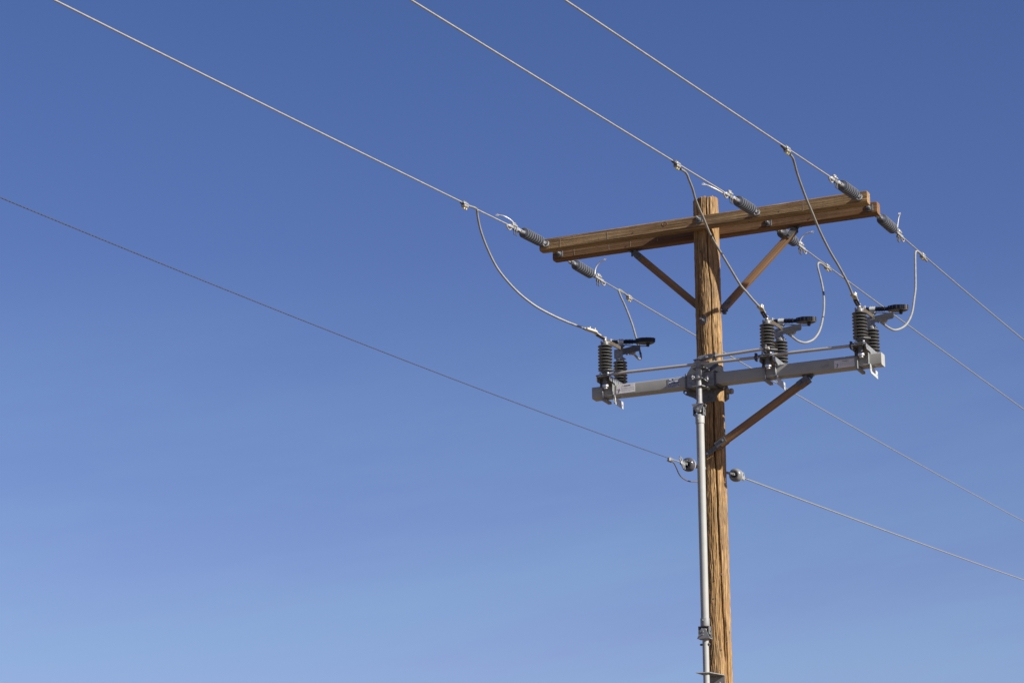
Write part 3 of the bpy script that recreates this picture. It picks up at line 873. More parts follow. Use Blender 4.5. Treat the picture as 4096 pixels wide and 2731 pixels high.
for key, pts in JUMPERS.items():
    side = 'f' if key[0] == 'F' else 'b'
    k = 'LMR'.index(key[1])
    yc = (pts[0][1] + pts[2][1]) / 2 if side == 'f' else (pts[0][1] + pts[2][1]) / 2
    wz = wire_z(side, k, yc)
    P = [Vector(p) for p in pts]
    # let the clamped end lie parallel to the line, right beside it
    dz = wz - 0.022 - P[1].z
    for i in range(6):
        w = max(0.0, 1 - max(0, i - 2) / 4.0)
        P[i] = P[i] + V((WIREX[k] + 0.004 - P[i].x) * w * 0.7, 0, dz * w * 0.6)
    if side == 'f':
        P[0] = P[1] + (P[0] - P[1]) * (1.0 if key == 'FL' else 1.5)
    root = thing('jumper_cable', JL[key], 'jumper cable', P[0], group='jumper cables')
    m = MB(); m.tube(P, 0.0102, lobes=9, lay=0.17, amp=0.22, step=0.007)
    m.build('cable', M['cable'], root, sharp=80, world=root.location)
    # blackened, taped tip near the connector
    rs = resample(P, 0.007)
    if side == 'f':
        m = MB(); m.tube(rs[:9 if key == 'FL' else 26], 0.0112, 10); m.build('tape_wrap', M['tape'], root, world=root.location)
    if key in TAPE:
        a, b = TAPE[key]; n = len(rs)
        seg = rs[int(a * n):max(int(a * n) + 3, int(b * n))]
        m = MB(); m.tube(seg, 0.0108, 12); m.build('tape_wrap', M['tape'], root, world=root.location)
    c = V(WIREX[k], yc, wz - 0.010)
    dl = V(0, 1, (wire_z(side, k, yc + .1) - wire_z(side, k, yc - .1)) / .2)
    Rm = dir_R(dl)
    if conn_first is None:
        conn_first = thing('wire_connector', CN[key], 'connector', c, Rm, 'parallel groove connectors')
        m = MB()
        m.box((0, 0.008, 0), (0.038, 0.021, 0.080), None, 0.005)
        m.box((0, -0.013, 0), (0.042, 0.022, 0.072), None, 0.005)
        m.build('connector_body', M['connector'], conn_first)
        for q in (-0.018, 0.018):
            m = MB(); m.hexnut((0.0, -0.0235, q), (0, -1, 0), 0.0120, 0.010); m.hexnut((0, -0.033, q), (0, -1, 0), 0.0095, 0.007)
            m.cyl((0, -0.034, q), (0, 0.032, q), 0.0055, 8)
            m.build('brass_bolt', M['brass'], conn_first)
    else:
        dup(conn_first, CN[key], c, Rm)

# ------------------------------------------------------------------ steel crossarm with its pole mount and labels
SX0, SX1, SZ, SH, SY = -1.018, 1.590, 4.980, 0.105, -0.222     # top z, height, front face y
steel = thing('steel_crossarm', 'grey painted square steel crossarm with white and navy stickers, carrying the switches', 'crossarm', (0, SY, SZ))
m = MB()
c = 0.012
sq = []
for (cx, cz, a0) in ((SH - c, c, -90), (SH - c, SH - c, 0), (c, SH - c, 90), (c, c, 180)):
    for i in range(5):
        a = rad(a0 + i * 22.5)
        sq.append((cx + c * math.cos(a), cz + c * math.sin(a)))
ends = []
for x in (SX0, SX1):
    ends.append([m.bm.verts.new((x, SY + a, SZ - SH + b)) for a, b in sq])
for i in range(len(sq)):
    j = (i + 1) % len(sq)
    m.bm.faces.new((ends[0][i], ends[1][i], ends[1][j], ends[0][j]))
m.bm.faces.new(ends[0]); m.bm.faces.new(ends[1][::-1])
m.build('square_tube', M['paint'], steel, sharp=50, world=steel.location)
m = MB()
m.lathe([(0, 0.009), (0.004, 0.008), (0.006, 0.0)], (0.89, SY + 0.045, SZ - 0.001), (0, 0, 1), 12)
m.build('plug', M['paint'], steel, world=steel.location)

def warning_label(x0, x1, z0, z1, tilt):
    y = SY - 0.0012
    m = MB(); m.plate([(x0, z0), (x1, z0 + tilt), (x1, z1 + tilt), (x0, z1)], (0, y, 0), (1, 0, 0), (0, 0, 1), 0.0008)
    lab = m.build('warning_label', M['label'], steel, world=steel.location)
    w = x1 - x0; h = z1 - z0; yy = y - 0.0012 - SY
    lettering('WARNING', h * 0.17, (x0 + w * 0.40, yy, z1 - h * 0.24 - SZ + tilt * .4), (1, 0, 0), (0, 0, 1), M['ink'], 'heading', lab)
    m = MB()
    tx = x0 + w * 0.34; tz = z1 - h * 0.16
    m.tube([V(tx - .006, y - .001, tz - .005), V(tx, y - .001, tz + .005), V(tx + .006, y - .001, tz - .005), V(tx - .006, y - .001, tz - .005)], 0.0009, 5)
    m.build('hazard_triangle', M['ink_grey'], lab, world=steel.location)
    m = MB()                               # unreadable small print
    rg = random.Random(int(x0 * 100))
    for i in range(7):
        z = z1 - h * (0.36 + i * 0.075) + tilt * .5
        x = x0 + w * 0.27
        end = x1 - w * (0.04 if i not in (0, 3, 6) else rg.uniform(.15, .4))
        while x < end - 0.004:
            l = min(rg.uniform(0.006, 0.018), end - x)
            m.box((x + l / 2, y - 0.0010, z), (l, 0.0004, h * (0.030 if i > 2 else 0.04)))
            x += l + 0.0035
    m.build('small_print', M['ink_grey'], lab, world=steel.location)
    m = MB()                               # struck figure pictogram
    fx, fz = x0 + w * 0.15, z0 + h * 0.34
    yq = y - .0010
    m.tube([V(fx + .002, yq, fz + .010), V(fx, yq, fz - .004)], 0.0022, 6)
    m.tube([V(fx, yq, fz - .004), V(fx - .006, yq, fz - .013), V(fx - .014, yq, fz - .016)], 0.0017, 6)
    m.tube([V(fx, yq, fz - .004), V(fx + .001, yq, fz - .012), V(fx - .004, yq, fz - .020)], 0.0017, 6)
    m.tube([V(fx + .002, yq, fz + .008), V(fx + .010, yq, fz + .004), V(fx + .014, yq, fz + .000)], 0.0014, 6)
    m.tube([V(fx + .002, yq, fz + .008), V(fx - .007, yq, fz + .009), V(fx - .015, yq, fz + .015)], 0.0014, 6)
    m.lathe([(0, 0.0035), (0.0006, 0.0033), (0.0008, 0)], (fx + .003, yq, fz + .016), (0, -1, 0), 10)
    m.build('pictogram', M['ink'], lab, world=steel.location)
    return lab
warning_label(-0.787, -0.612, 4.893, 4.972, 0.002)
warning_label(1.184, 1.360, 4.884, 4.952, 0.002)
# name plate
y = SY - 0.0012
m = MB(); m.box((-0.254, y, 4.931), (0.106, 0.0016, 0.078), None, 0.0)
npl = m.build('name_plate', M['plate_blue'], steel, world=steel.location)
m = MB()
yq = y - 0.0012
for (a, b, c_, d_) in ((-0.254, 4.9688, 0.102, 0.0018), (-0.254, 4.8932, 0.102, 0.0018), (-0.3055, 4.931, 0.0018, 0.075), (-0.2025, 4.931, 0.0018, 0.075)):
    m.box((a, yq, b), (c_, 0.0006, d_))
m.build('border', M['ink_white'], npl, world=steel.location)
lettering('CHANCE', 0.0122, (-0.2575, yq - SY - .0004, 4.9560 - SZ), (1, 0, 0), (0, 0, 1), M['ink_white'], 'maker_name', npl, bold=0.0006)
m = MB()
m.box((-0.284, yq, 4.961), (0.024, 0.0006, 0.012))
m.box((-0.277, yq, 4.938), (0.044, 0.0006, 0.010)); m.box((-0.228, yq, 4.942), (0.040, 0.0006, 0.010)); m.box((-0.245, yq, 4.949), (0.070, 0.0006, 0.004))
m.build('entry_field', M['ink_white'], npl, world=steel.location)
m = MB()
rg = random.Random(4)
for i in range(4):
    x = -0.300
    while x < -0.212:
        l = rg.uniform(.006, .016); m.box((x + l / 2, yq, 4.922 - i * 0.0075), (l, 0.0005, 0.0028)); x += l + .003
m.box((-0.215, yq, 4.8985), (0.022, 0.0006, 0.005))
m.build('small_print', M['ink_white'], npl, world=steel.location)

# pole mount: gain plate between arm and pole, front saddle, clamp bands
m = MB()
out = [(-0.105, 5.122), (-0.085, 5.134), (0.088, 5.108), (0.108, 5.095), (0.185, 4.990), (0.195, 4.960), (0.200, 4.868), (0.190, 4.850), (0.130, 4.832), (0.098, 4.795), (0.085, 4.752), (-0.060, 4.752), (-0.075, 4.775), (-0.115, 4.806), (-0.185, 4.838), (-0.207, 4.858), (-0.207, 4.880), (-0.198, 4.985)]
m.plate(out, (0, -0.1155, 0), (1, 0, 0), (0, 0, 1), 0.004, holes=((-0.186, 4.861, 0.010), (0.168, 4.858, 0.010), (0.02, 4.80, 0.006), (-0.03, 5.09, 0.014)))
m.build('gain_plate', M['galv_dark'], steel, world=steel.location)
m = MB()
ys_ = SY - 0.004
m.plate([(-0.128, SZ + 0.008), (0.116, SZ + 0.008), (0.116, SZ - SH - 0.004), (-0.128, SZ - SH - 0.004)], (0, ys_, 0), (1, 0, 0), (0, 0, 1), 0.004, holes=((0.062, 4.95, 0.006), (-0.10, 4.955, 0.006)))
m.box((-0.006, SY + SH / 2 - .002, SZ + 0.006), (0.244, SH + 0.010, 0.004))
m.box((-0.006, SY + SH / 2 - .002, SZ - SH - 0.006), (0.244, SH + 0.010, 0.004))
m.build('saddle_plate', M['galv'], steel, world=steel.location)
for x in (-0.138, 0.126):
    m = MB()
    for (cx_, cz_, sx_, sz_) in ((x, SZ - SH / 2, 0.016, SH + 0.030),):
        m.box((cx_, SY - 0.009, cz_), (sx_, 0.010, sz_), None, 0.002)
        m.box((cx_, -0.104, cz_), (sx_, 0.008, sz_), None, 0.002)
    m.box((x, SY + SH / 2, SZ + 0.012), (0.016, SH + 0.02, 0.008), None, 0.002)
    m.box((x, SY + SH / 2, SZ - SH - 0.012), (0.016, SH + 0.02, 0.008), None, 0.002)
    m.cyl((x + 0.022, SY - 0.014, SZ - SH - 0.010), (x + 0.022, -0.09, SZ - SH - 0.010), 0.008, 8)
    m.build('clamp_band', M['dark_steel'] if x > 0 else M['galv_dark'], steel, world=steel.location)
# clamp half behind the pole with through bolts
m = MB()
m.plate([(-0.13, 4.935), (0.118, 4.935), (0.122, 4.90), (0.122, 4.83), (0.09, 4.81), (-0.09, 4.81), (-0.13, 4.86)], (0, 0.130, 0), (1, 0, 0), (0, 0, 1), 0.006)
m.box((0.116, 0.110, 4.878), (0.006, 0.046, 0.09), None, 0.001)
m.lathe([(0, 0.018), (0.05, 0.026), (0.062, 0.024), (0.066, 0.0)], (0.104, 0.112, 4.893), (1, -.2, -.1), 14)
m.build('rear_clamp', M['galv'], steel, world=steel.location)
for (x, z) in ((0.03, 4.78), (0.055, 4.845), (0.03, 5.035)):
    m = MB(); m.hexnut((x, -0.1185, z), (0, -1, 0), 0.013, 0.012); m.cyl((x, -0.12, z), (x, -0.148, z), 0.006, 8)
    m.build('plate_bolt', M['galv_dark'], steel, world=steel.location)

# ------------------------------------------------------------------ disconnect switches (local origin: stack axis x, y = 0, top of the steel arm)
FYS, RYS = -0.29, 0.055
def sheds(m, z0, n, sp, r, cr, y):
    """stack of flat bell sheds seen from below, top first"""
    prof = [(0.0, 0.0), (0.0, cr + 0.006)]
    zt = z0 + n * sp
    pr = [(zt + 0.012, 0.0), (zt + 0.012, cr + 0.010), (zt, cr + 0.012)]
    for i in range(n):
        a = zt - i * sp
        pr += [(a - 0.001, cr + 0.006), (a - 0.006, r - 0.014), (a - 0.0115, r - 0.001), (a - 0.0140, r), (a - 0.0160, r - 0.0012), (a - 0.0145, r - 0.012), (a - 0.0150, cr + 0.004), (a - 0.0165, cr)]
    pr += [(z0 - 0.012, cr), (z0 - 0.012, 0.0)]
    m.lathe([(s - z0, rr) for s, rr in pr][::-1], (0, y, z0), (0, 0, 1), 40)
    return m
def make_switch(label, loc):
    root = thing('disconnect_switch', label, 'switch', loc, None, 'load-break switches on the steel arm')
    # base channel: open below, two cheeks
    m = MB()
    m.plate([(-0.062, -0.350), (0.062, -0.350), (0.062, 0.115), (-0.062, 0.115)], (0, 0, 0.054), (1, 0, 0), (0, 1, 0), 0.004, holes=((0.028, -0.325, 0.004),))
    ch_ = [(-0.350, 0.054), (-0.350, 0.030), (-0.335, 0.012), (-0.235, 0.012), (-0.215, 0.002), (0.115, 0.002), (0.115, 0.054)]
    m.plate(ch_, (0.0585, 0, 0), (0, 1, 0), (0, 0, 1), 0.0035, holes=((-0.32, 0.034, 0.005), (-0.285, 0.030, 0.005), (-0.16, 0.028, 0.005)))
    m.plate(ch_, (-0.062, 0, 0), (0, 1, 0), (0, 0, 1), 0.0035, holes=((-0.28, 0.030, 0.006),))
    m.build('base_channel', M['galv'], root)
    # two clamp straps over the arm front with the bar beneath
    m = MB()
    for x in (-0.050, 0.046):
        m.box((x, SY - 0.0135, -0.040), (0.007, 0.026, 0.160), None, 0.001)
    m.bar((-0.050, SY - 0.02, -0.1215), (-0.050, -0.075, -0.1215), 0.030, 0.016, bevel=0.004)
    m.bar((-0.034, SY + 0.0, -0.118), (-0.034, -0.075, -0.118), 0.012, 0.018, bevel=0.003)
    m.build('clamp_strap', M['galv'], root)
    m = MB()
    m.box((-0.056, SY - 0.020, 0.004), (0.030, 0.012, 0.036), None, 0.003)
    m.hexnut((-0.050, SY - 0.026, 0.000), (0, -1, 0), 0.010, 0.010)
    m.build('strap_bolt', M['dark_steel'], root)
    # drilled angle hanging under the arm
    m = MB()
    m.plate([(-0.256, -0.094), (-0.256, -0.158), (-0.240, -0.172), (-0.042, -0.176), (-0.042, -0.112), (-0.222, -0.112), (-0.228, -0.094)], (0.058, 0, 0), (0, 1, 0), (0, 0, 1), 0.005, holes=((-0.236, -0.128, 0.0085), (-0.206, -0.138, 0.0085), (-0.064, -0.146, 0.0085)))
    m.plate([(0.000, -0.256), (0.058, -0.256), (0.058, -0.2245), (0.010, -0.2245)], (0, 0, -0.097), (1, 0, 0), (0, 1, 0), 0.004, holes=((0.032, -0.240, 0.008),))
    m.build('drilled_angle', M['bright'], root)
    # bearing under the rotating stack
    m = MB(); m.cyl((0, FYS, -0.008), (0, FYS, 0.054), 0.0265, 24)
    brg = m.build('bearing', M['galv_dark'], root)
    m = MB(); m.cyl((0, FYS, -0.030), (0, FYS, -0.0075), 0.0275, 24, 0.003); m.cyl((0, FYS, -0.046), (0, FYS, -0.0295), 0.0175, 20, 0.005)
    m.build('collar', M['collar'], brg)
    m = MB(); m.cyl((0, FYS, 0.058), (0, FYS, 0.100), 0.020, 20); m.cyl((0, FYS, 0.096), (0, FYS, 0.112), 0.036, 24, 0.003)
    m.build('spindle', M['galv_dark'], root)
    # crank lever: thick plate pointing back-left with bolts, lower plate to the rods
    m = MB()
    m.plate([(-0.055, -0.030), (-0.035, 0.030), (0.030, 0.042), (0.082, 0.020), (0.086, 0.000), (0.040, -0.040), (-0.020, -0.048)], (0, FYS, 0.1135), (1, 0, 0), (0, 1, 0), 0.007)
    m.plate([(-0.082, -0.024), (-0.080, 0.004), (0.0, 0.034), (0.040, 0.010), (0.045, -0.030), (0.0, -0.036)], (0, FYS, 0.074), (1, 0, 0), (0, 1, 0), 0.007)
    lv = m.build('crank_lever', M['galv_dark'], root)
    m = MB()
    m.cyl((0.030, FYS - 0.020, 0.060), (0.030, FYS - 0.020, 0.096), 0.009, 10, 0.001)
    m.cyl((-0.045, FYS - 0.014, 0.066), (-0.045, FYS - 0.014, 0.105), 0.010, 8)
    m.build('pivot_pin', M['collar'], lv)
    # insulator stacks
    m = MB(); sheds(m, 0.122, 8, 0.0285, 0.064, 0.026, FYS)
    m.build('rotating_insulator', M['polymer2'], root, sharp=35)
    m = MB(); sheds(m, 0.062, 8, 0.0287, 0.063, 0.025, RYS)
    m.build('fixed_insulator', M['polymer2'], root, sharp=35)
    m = MB(); m.cyl((0, FYS, 0.362), (0, FYS, 0.374), 0.038, 24, 0.003); m.cyl((0, FYS, 0.374), (0, FYS, 0.392), 0.017, 16, 0.002)
    for a in (0.4, 2.0, 3.6, 5.2):
        m.cyl((0.032 * math.cos(a), FYS + 0.032 * math.sin(a), 0.366), (0.032 * math.cos(a), FYS + 0.032 * math.sin(a), 0.386), 0.007, 6)
    m.build('stack_cap', M['galv'], root)
    m = MB(); m.cyl((0, RYS, 0.298), (0, RYS, 0.314), 0.037, 24, 0.003)
    for a in (0.4, 2.0, 3.6, 5.2):
        m.cyl((0.030 * math.cos(a), RYS + 0.030 * math.sin(a), 0.296), (0.030 * math.cos(a), RYS + 0.030 * math.sin(a), 0.324), 0.007, 6)
    m.build('stack_cap', M['galv'], root)
    # blade
    m = MB(); m.bar((0.0, FYS - 0.03, 0.397), (0.018, 0.045, 0.402), 0.012, 0.034, bevel=0.002)
    bl = m.build('blade', M['copper'], root)
    m = MB(); m.cyl((0, FYS, 0.388), (0, FYS, 0.418), 0.013, 12, 0.002); m.hexnut((0, FYS, 0.414), (0, 0, 1), 0.016, 0.010)
    m.cyl((0.030, FYS + 0.06, 0.396), (0.030, FYS + 0.06, 0.418), 0.008, 8)
    m.build('blade_bolt', M['collar'], bl)
    # rear upright plate, jaw and side wing
    m = MB()
    m.plate([(-0.047, 0.314), (0.036, 0.314), (0.036, 0.398), (-0.047, 0.398)], (0, RYS - 0.022, 0), (1, 0, 0), (0, 0, 1), 0.004)
    m.box((0.0, RYS + 0.01, 0.3165), (0.083, 0.066, 0.004))
    m.build('jaw_plate', M['galv'], root)
    m = MB()
    m.plate([(0.040, 0.338), (0.195, 0.354), (0.203, 0.360), (0.207, 0.370), (0.207, 0.402), (0.200, 0.410), (0.120, 0.404), (0.040, 0.394)], (0, RYS - 0.034, 0), (1, 0, 0), (0, 0, 1), 0.004)
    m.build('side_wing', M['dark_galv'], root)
    m = MB()
    m.bar((0.040, RYS + 0.012, 0.366), (0.125, 0.112, 0.370), 0.022, 0.012, bevel=0.002)
    m.box((0.100, 0.110, 0.370), (0.034, 0.030, 0.030), None, 0.004)
    for (x, z) in ((0.052, 0.352), (0.082, 0.350)):
        m.cyl((x, RYS + 0.03, z), (x, RYS + 0.03, z + 0.035), 0.009, 6)
    m.build('rear_terminal', M['tin'], root)
    # arc chamber: tube with pale band, bellows and flat housing
    d = V(0.945, 0.20, -0.040).normalized()
    a0 = V(-0.072, 0.028, 0.470)
    m = MB()
    pr = [(0, 0.0), (0, 0.014), (0.004, 0.0165), (0.058, 0.0175), (0.060, 0.0195), (0.062, 0.0175), (0.118, 0.0165)]
    for i in range(6):
        s = 0.122 + i * 0.0128
        pr += [(s, 0.0165), (s + 0.0025, 0.0245), (s + 0.0055, 0.0245), (s + 0.008, 0.0165)]
    pr += [(0.205, 0.0165), (0.228, 0.0175), (0.240, 0.015), (0.240, 0.0)]
    m.lathe(pr, a0, d, 24)
    arc = m.build('arc_tube', M['black'], root)
    m = MB(); m.lathe([(0.064, 0.0180), (0.064, 0.0205), (0.114, 0.0205), (0.114, 0.0180)], a0, d, 24)
    m.build('pale_band', M['bright'], arc)
    m = MB()
    for s in (0.012, 0.028, 0.075, 0.090, 0.104):
        m.cyl(a0 + d * s + V(0, 0, 0.015), a0 + d * s + V(0, 0, 0.027), 0.0045, 8)
    m.build('band_screw', M['galv'], arc)
    # housing outline in the plane of d and a sideways vector
    sd = V(-0.20, 0.98, 0.0); sd = (sd - d * sd.dot(d)).normalized(); un = d.cross(sd)
    o = a0 + d * 0.222 - un * 0.019
    outl = [(0.0, -0.016), (0.025, -0.030), (0.055, -0.050), (0.120, -0.052), (0.158, -0.040), (0.174, -0.026), (0.170, -0.008), (0.150, 0.022), (0.122, 0.048), (0.060, 0.050), (0.028, 0.034), (0.0, 0.018)]
    m = MB(); m.plate(outl, o + un * 0.004, d, sd, 0.033)
    inset = [(0.0 + (a - 0.0) * 0.97, b * 0.90) for a, b in outl]
    m.plate(inset, o + un * 0.0372, d, sd, 0.005)
    n = len(outl)
    for i in range(n):
        (a, b), (a2, b2) = outl[i], outl[(i + 1) % n]
        k = max(1, int(math.hypot(a2 - a, b2 - b) / 0.032))
        for q in range(k):
            t = (q + .5) / k
            p = o + d * (a + (a2 - a) * t) + sd * (b + (b2 - b) * t)
            m.cyl(p + un * 0.006, p + un * 0.041, 0.0046, 6)
    hs = m.build('arc_housing', M['black'], root)
    m = MB(); m.plate([(a * 0.985, b * 0.97) for a, b in outl], o, d, sd, 0.0038)
    m.build('housing_underside', M['boxunder'], hs)
    m = MB()
    pb = o + d * 0.108 + sd * 0.0
    m.lathe([(0, 0.017), (0.020, 0.015), (0.030, 0.012), (0.030, 0.0)], pb, -un, 14)
    pv = m.build('pivot_boss', M['black'], hs)
    m = MB()
    pe = pb - un * 0.024
    m.tube([pe, pe - d * 0.04 - un * 0.002, a0 + d * 0.085 - V(0, 0.01, 0.030)], 0.0042, 8)
    m.build('trip_rod', M['galv_dark'], root)
    m = MB()
    m.box(a0 + d * 0.09 - V(0, 0.0, 0.036), (0.050, 0.04, 0.014), None, 0.002)
    m.box(a0 + d * 0.085 - V(0, 0.0, 0.052), (0.036, 0.036, 0.022), None, 0.002)
    m.build('chamber_bracket', M['galv_dark'], root)
    return root
SW = {'L': V(-0.860, 0, SZ - 0.004), 'M': V(0.627, 0, SZ - 0.004), 'R': V(1.440, 0, SZ - 0.004)}
swl = make_switch('grey ribbed disconnect switch with black arc chamber, alone left of the pole', SW['L'])
swm = dup(swl, 'grey ribbed disconnect switch with black arc chamber, nearest right of the pole', SW['M'])
swr = dup(swl, 'grey ribbed disconnect switch with black arc chamber, at the right end of the steel arm', SW['R'])
# front terminals: the left one lies flatter than the other two
def terminal(root, tip, strap):
    a = V(0, FYS - 0.02, 0.402)
    t = Vector(tip)
    d = (t - a).normalized()
    s = V(0, 0, 1).cross(d).normalized(); u = d.cross(s)
    k1 = a + d * 0.085; k2 = k1 + d * 0.03 + u * 0.022
    m = MB()
    m.bar(a, k1, 0.040, 0.007, upv=u, bevel=0.001)
    m.build('terminal_strap', M[strap], root)
    m = MB()
    m.bar(k1 - d * 0.03 + u * 0.008, k1 + d * 0.012 + u * 0.008, 0.040, 0.008, upv=u, bevel=0.001)
    m.bar(k1 + d * 0.008 + u * 0.006, k2, 0.040, 0.010, upv=s.cross((k2 - k1).normalized()) * -1, bevel=0.001)
    c0 = k2 - d * 0.006
    m.bar(c0 - u * 0.002, t - u * 0.0, 0.044, 0.020, upv=u, bevel=0.003)
    for q in (0.25, 0.75):
        p = c0 + (t - c0) * q + u * 0.016
        for w in (-1, 1):
            m.box(p + s * w * 0.016, (0.012, 0.012, 0.016), Matrix((s, u.cross(s), u)).transposed(), 0.002)
    tl = m.build('terminal_clamp', M['tin'], root)
    m = MB()
    for q in (0.2, 0.5, 0.8):
        p = a + (k1 - a) * q
        m.cyl(p - u * 0.014, p + u * 0.020, 0.0075, 6)
    m.build('terminal_bolt', M['dark_steel'], root)
for root, tip, k in ((swl, JUMPERS['FL'][-1], 'L'), (swm, JUMPERS['FM'][-1], 'M'), (swr, JUMPERS['FR'][-1], 'R')):
    t = Vector(tip) - SW[k]
    terminal(root, t, 'copper' if k == 'L' else 'dark_steel')

# ------------------------------------------------------------------ linkage rods
def linkage(label, p0, p1, clamps):
    p0 = Vector(p0); p1 = Vector(p1)
    root = thing('linkage_rod', label, 'rod', p0, group='beige linkage rods')
    d = (p1 - p0).normalized()
    m = MB(); m.cyl(p0, p1, 0.0130, 20, 0.002)
    m.build('rod', M['rod'], root, world=p0)
    for s in clamps:
        c = p0 + (p1 - p0) * s
        m = MB()
        m.cyl(c - d * 0.011, c + d * 0.011, 0.0205, 16, 0.002)
        m.box(c + V(0, 0.004, 0.026), (0.022, 0.020, 0.024), None, 0.003)
        m.cyl(c + V(0, -0.018, 0.030), c + V(0, 0.024, 0.030), 0.0075, 8); m.cyl(c + V(0, -0.020, -0.024), c + V(0, 0.02, -0.024), 0.0085, 8)
        cl = m.build('rod_clamp', M['dark_steel'], root, world=p0)
    return root
RZ = 5.048
linkage('long beige linkage rod from the leftmost switch, passing behind the pipe head', (-0.826, -0.300, 5.056), (0.545, -0.300, 5.041), (0.985,))
linkage('short upper beige linkage rod from the pipe crank to the middle switch', (0.155, -0.352, 5.080), (0.662, -0.352, 5.094), (0.04, 0.93))
linkage('beige linkage rod between the two switches right of the pole', (0.646, -0.300, 5.048), (1.385, -0.300, 5.040), (0.965,))

# ------------------------------------------------------------------ operating pipe
PX, PY = 0.006, -0.302
op = thing('operating_pipe', 'long pale grey vertical pipe with jointed couplings in front of the pole', 'pipe', (PX, PY, POLE_BASE))
wl = op.location
def pc(*a):
    return V(PX + a[0], PY + a[1], a[2])
m = MB(); m.cyl(pc(0, 0, 4.690), pc(0, 0, 5.078), 0.0245, 28, 0.002)
m.build('upper_shaft', M['cast'], op, world=wl)
m = MB()
m.plate([(-0.036, -0.03), (0.0, -0.042), (0.036, -0.03), (0.150, -0.062), (0.158, -0.02), (0.036, 0.034), (-0.02, 0.040), (-0.040, 0.01)], (PX, PY, 5.078), (1, 0, 0), (0, 1, 0), 0.006)
m.plate([(-0.026, 5.083), (0.142, 5.086), (0.132, 5.118), (0.115, 5.126), (0.022, 5.120), (0.004, 5.118)], (PX, PY + 0.006, 0), (1, 0, 0), (0, 0, 1), 0.005)
m.build('crank_arm', M['galv'], op, world=wl)
m = MB(); m.cyl(pc(0.078, -0.002, 5.104), pc(0.078, -0.014, 5.104), 0.013, 6)
m.build('crank_bolt', M['bright'], op, world=wl)
# bearing plates bolted to the steel arm
for z, w in ((5.012, 0.074), (4.914, 0.058), (4.846, 0.074)):
    m = MB()
    m.plate([(-0.050, -0.036), (0.040, -0.036), (w - 0.016, 0.012), (w, 0.055), (w, 0.078), (-0.055, 0.078)], (PX, PY, z - 0.003), (1, 0, 0), (0, 1, 0), 0.006)
    m.bar(pc(w - 0.022, 0.020, z - 0.004), pc(w + 0.004, 0.046, z - 0.022), 0.030, 0.004)
    m.lathe([(0, 0.030), (0.012, 0.030)], pc(0, 0, z - 0.012), (0, 0, 1), 24)
    m.build('bearing_plate', M['galv'], op, world=wl)
m = MB()
m.box(pc(-0.044, -0.030, 4.925), (0.012, 0.020, 0.034), None, 0.002); m.box(pc(0.070, 0.035, 4.925), (0.010, 0.030, 0.042), None, 0.002)
m.cyl(pc(-0.052, -0.036, 4.926), pc(-0.026, -0.036, 4.926), 0.007, 8); m.cyl(pc(0.050, 0.03, 4.926), pc(0.080, 0.03, 4.926), 0.009, 8)
m.build('set_lug', M['bright'], op, world=wl)
m = MB(); m.lathe([(0, 0.0255), (0.004, 0.029), (0.016, 0.029), (0.020, 0.026)], pc(0, 0, 4.690), (0, 0, 1), 24)
m.build('lower_ring', M['cast'], op, world=wl)
# universal joint, upper: flared yoke, cross block, lower fork
def yoke(z_top, z_mid, z_bot, flip):
    m = MB()
    w = 0.056; h = abs(z_top - z_mid)
    sg = -1 if not flip else 1
    base = z_top
    for yy in (-0.040, 0.034):
        m.plate([(-w, base), (w, base), (0.022, base + sg * h), (-0.022, base + sg * h)], pc(0, yy, 0), (1, 0, 0), (0, 0, 1), 0.006)
    m.box(pc(0, 0, base + sg * 0.003), (0.104, 0.072, 0.006), None, 0.001)
    m.cyl(pc(-0.004, -0.050, base + sg * h * .72), pc(-0.004, 0.046, base + sg * h * .72), 0.009, 10, 0.001)
    m.cyl(pc(-0.004, -0.054, base + sg * h * .42), pc(-0.004, -0.034, base + sg * h * .42), 0.005, 8)
    m.build('yoke', M['cast'], op, world=wl)
    m = MB(); m.box(pc(0, -0.002, base + sg * h * .80), (0.046, 0.060, 0.046), None, 0.006)
    m.build('cross_block', M['cast'], op, world=wl)
    m = MB()
    for xx in (-0.047, 0.041):
        m.box(pc(xx, 0, base + sg * (h * .80 + 0.008)), (0.008, 0.056, abs(z_bot - z_mid) + 0.045), None, 0.002)
    m.box(pc(-0.003, 0, z_bot), (0.098, 0.060, 0.008), None, 0.002)
    m.cyl(pc(-0.056, 0, base + sg * h * .85), pc(0.052, 0, base + sg * h * .85), 0.010, 10, 0.001)
    m.build('fork', M['galv_dark'], op, world=wl)
yoke(4.688, 4.622, 4.596, False)
m = MB(); m.lathe([(0, 0.0385), (0.070, 0.0385), (0.076, 0.036)], pc(0.001, 0, 4.522), (0, 0, 1), 32)
cp = m.build('coupling', M['pipe'], op, world=wl)
m = MB(); m.cyl(pc(-0.004, -0.036, 4.556), pc(-0.004, -0.046, 4.556), 0.0075, 10, 0.002); m.build('set_screw', M['galv'], cp, world=wl)
m = MB()
m.lathe([(0, 0.0338), (1.70, 0.0338)], pc(0.0015, 0, 2.850), (0, 0, 1), 40)
m.build('pipe_section', M['pipe'], op, world=wl)
m = MB(); m.lathe([(0, 0.037), (0.006, 0.0385), (0.066, 0.0385), (0.068, 0.036)], pc(0.001, 0, 2.790), (0, 0, 1), 32)
cp2 = m.build('coupling', M['cast'], op, world=wl)
m = MB(); m.cyl(pc(-0.006, -0.036, 2.838), pc(-0.006, -0.046, 2.838), 0.0075, 10, 0.002); m.build('set_screw', M['galv'], cp2, world=wl)
yoke(2.684, 2.762, 2.786, True)
m = MB(); m.cyl(pc(0.001, 0, POLE_BASE + 1.0), pc(0.001, 0, 2.684), 0.0262, 28)
m.build('lower_shaft', M['pipe'], op, world=wl)
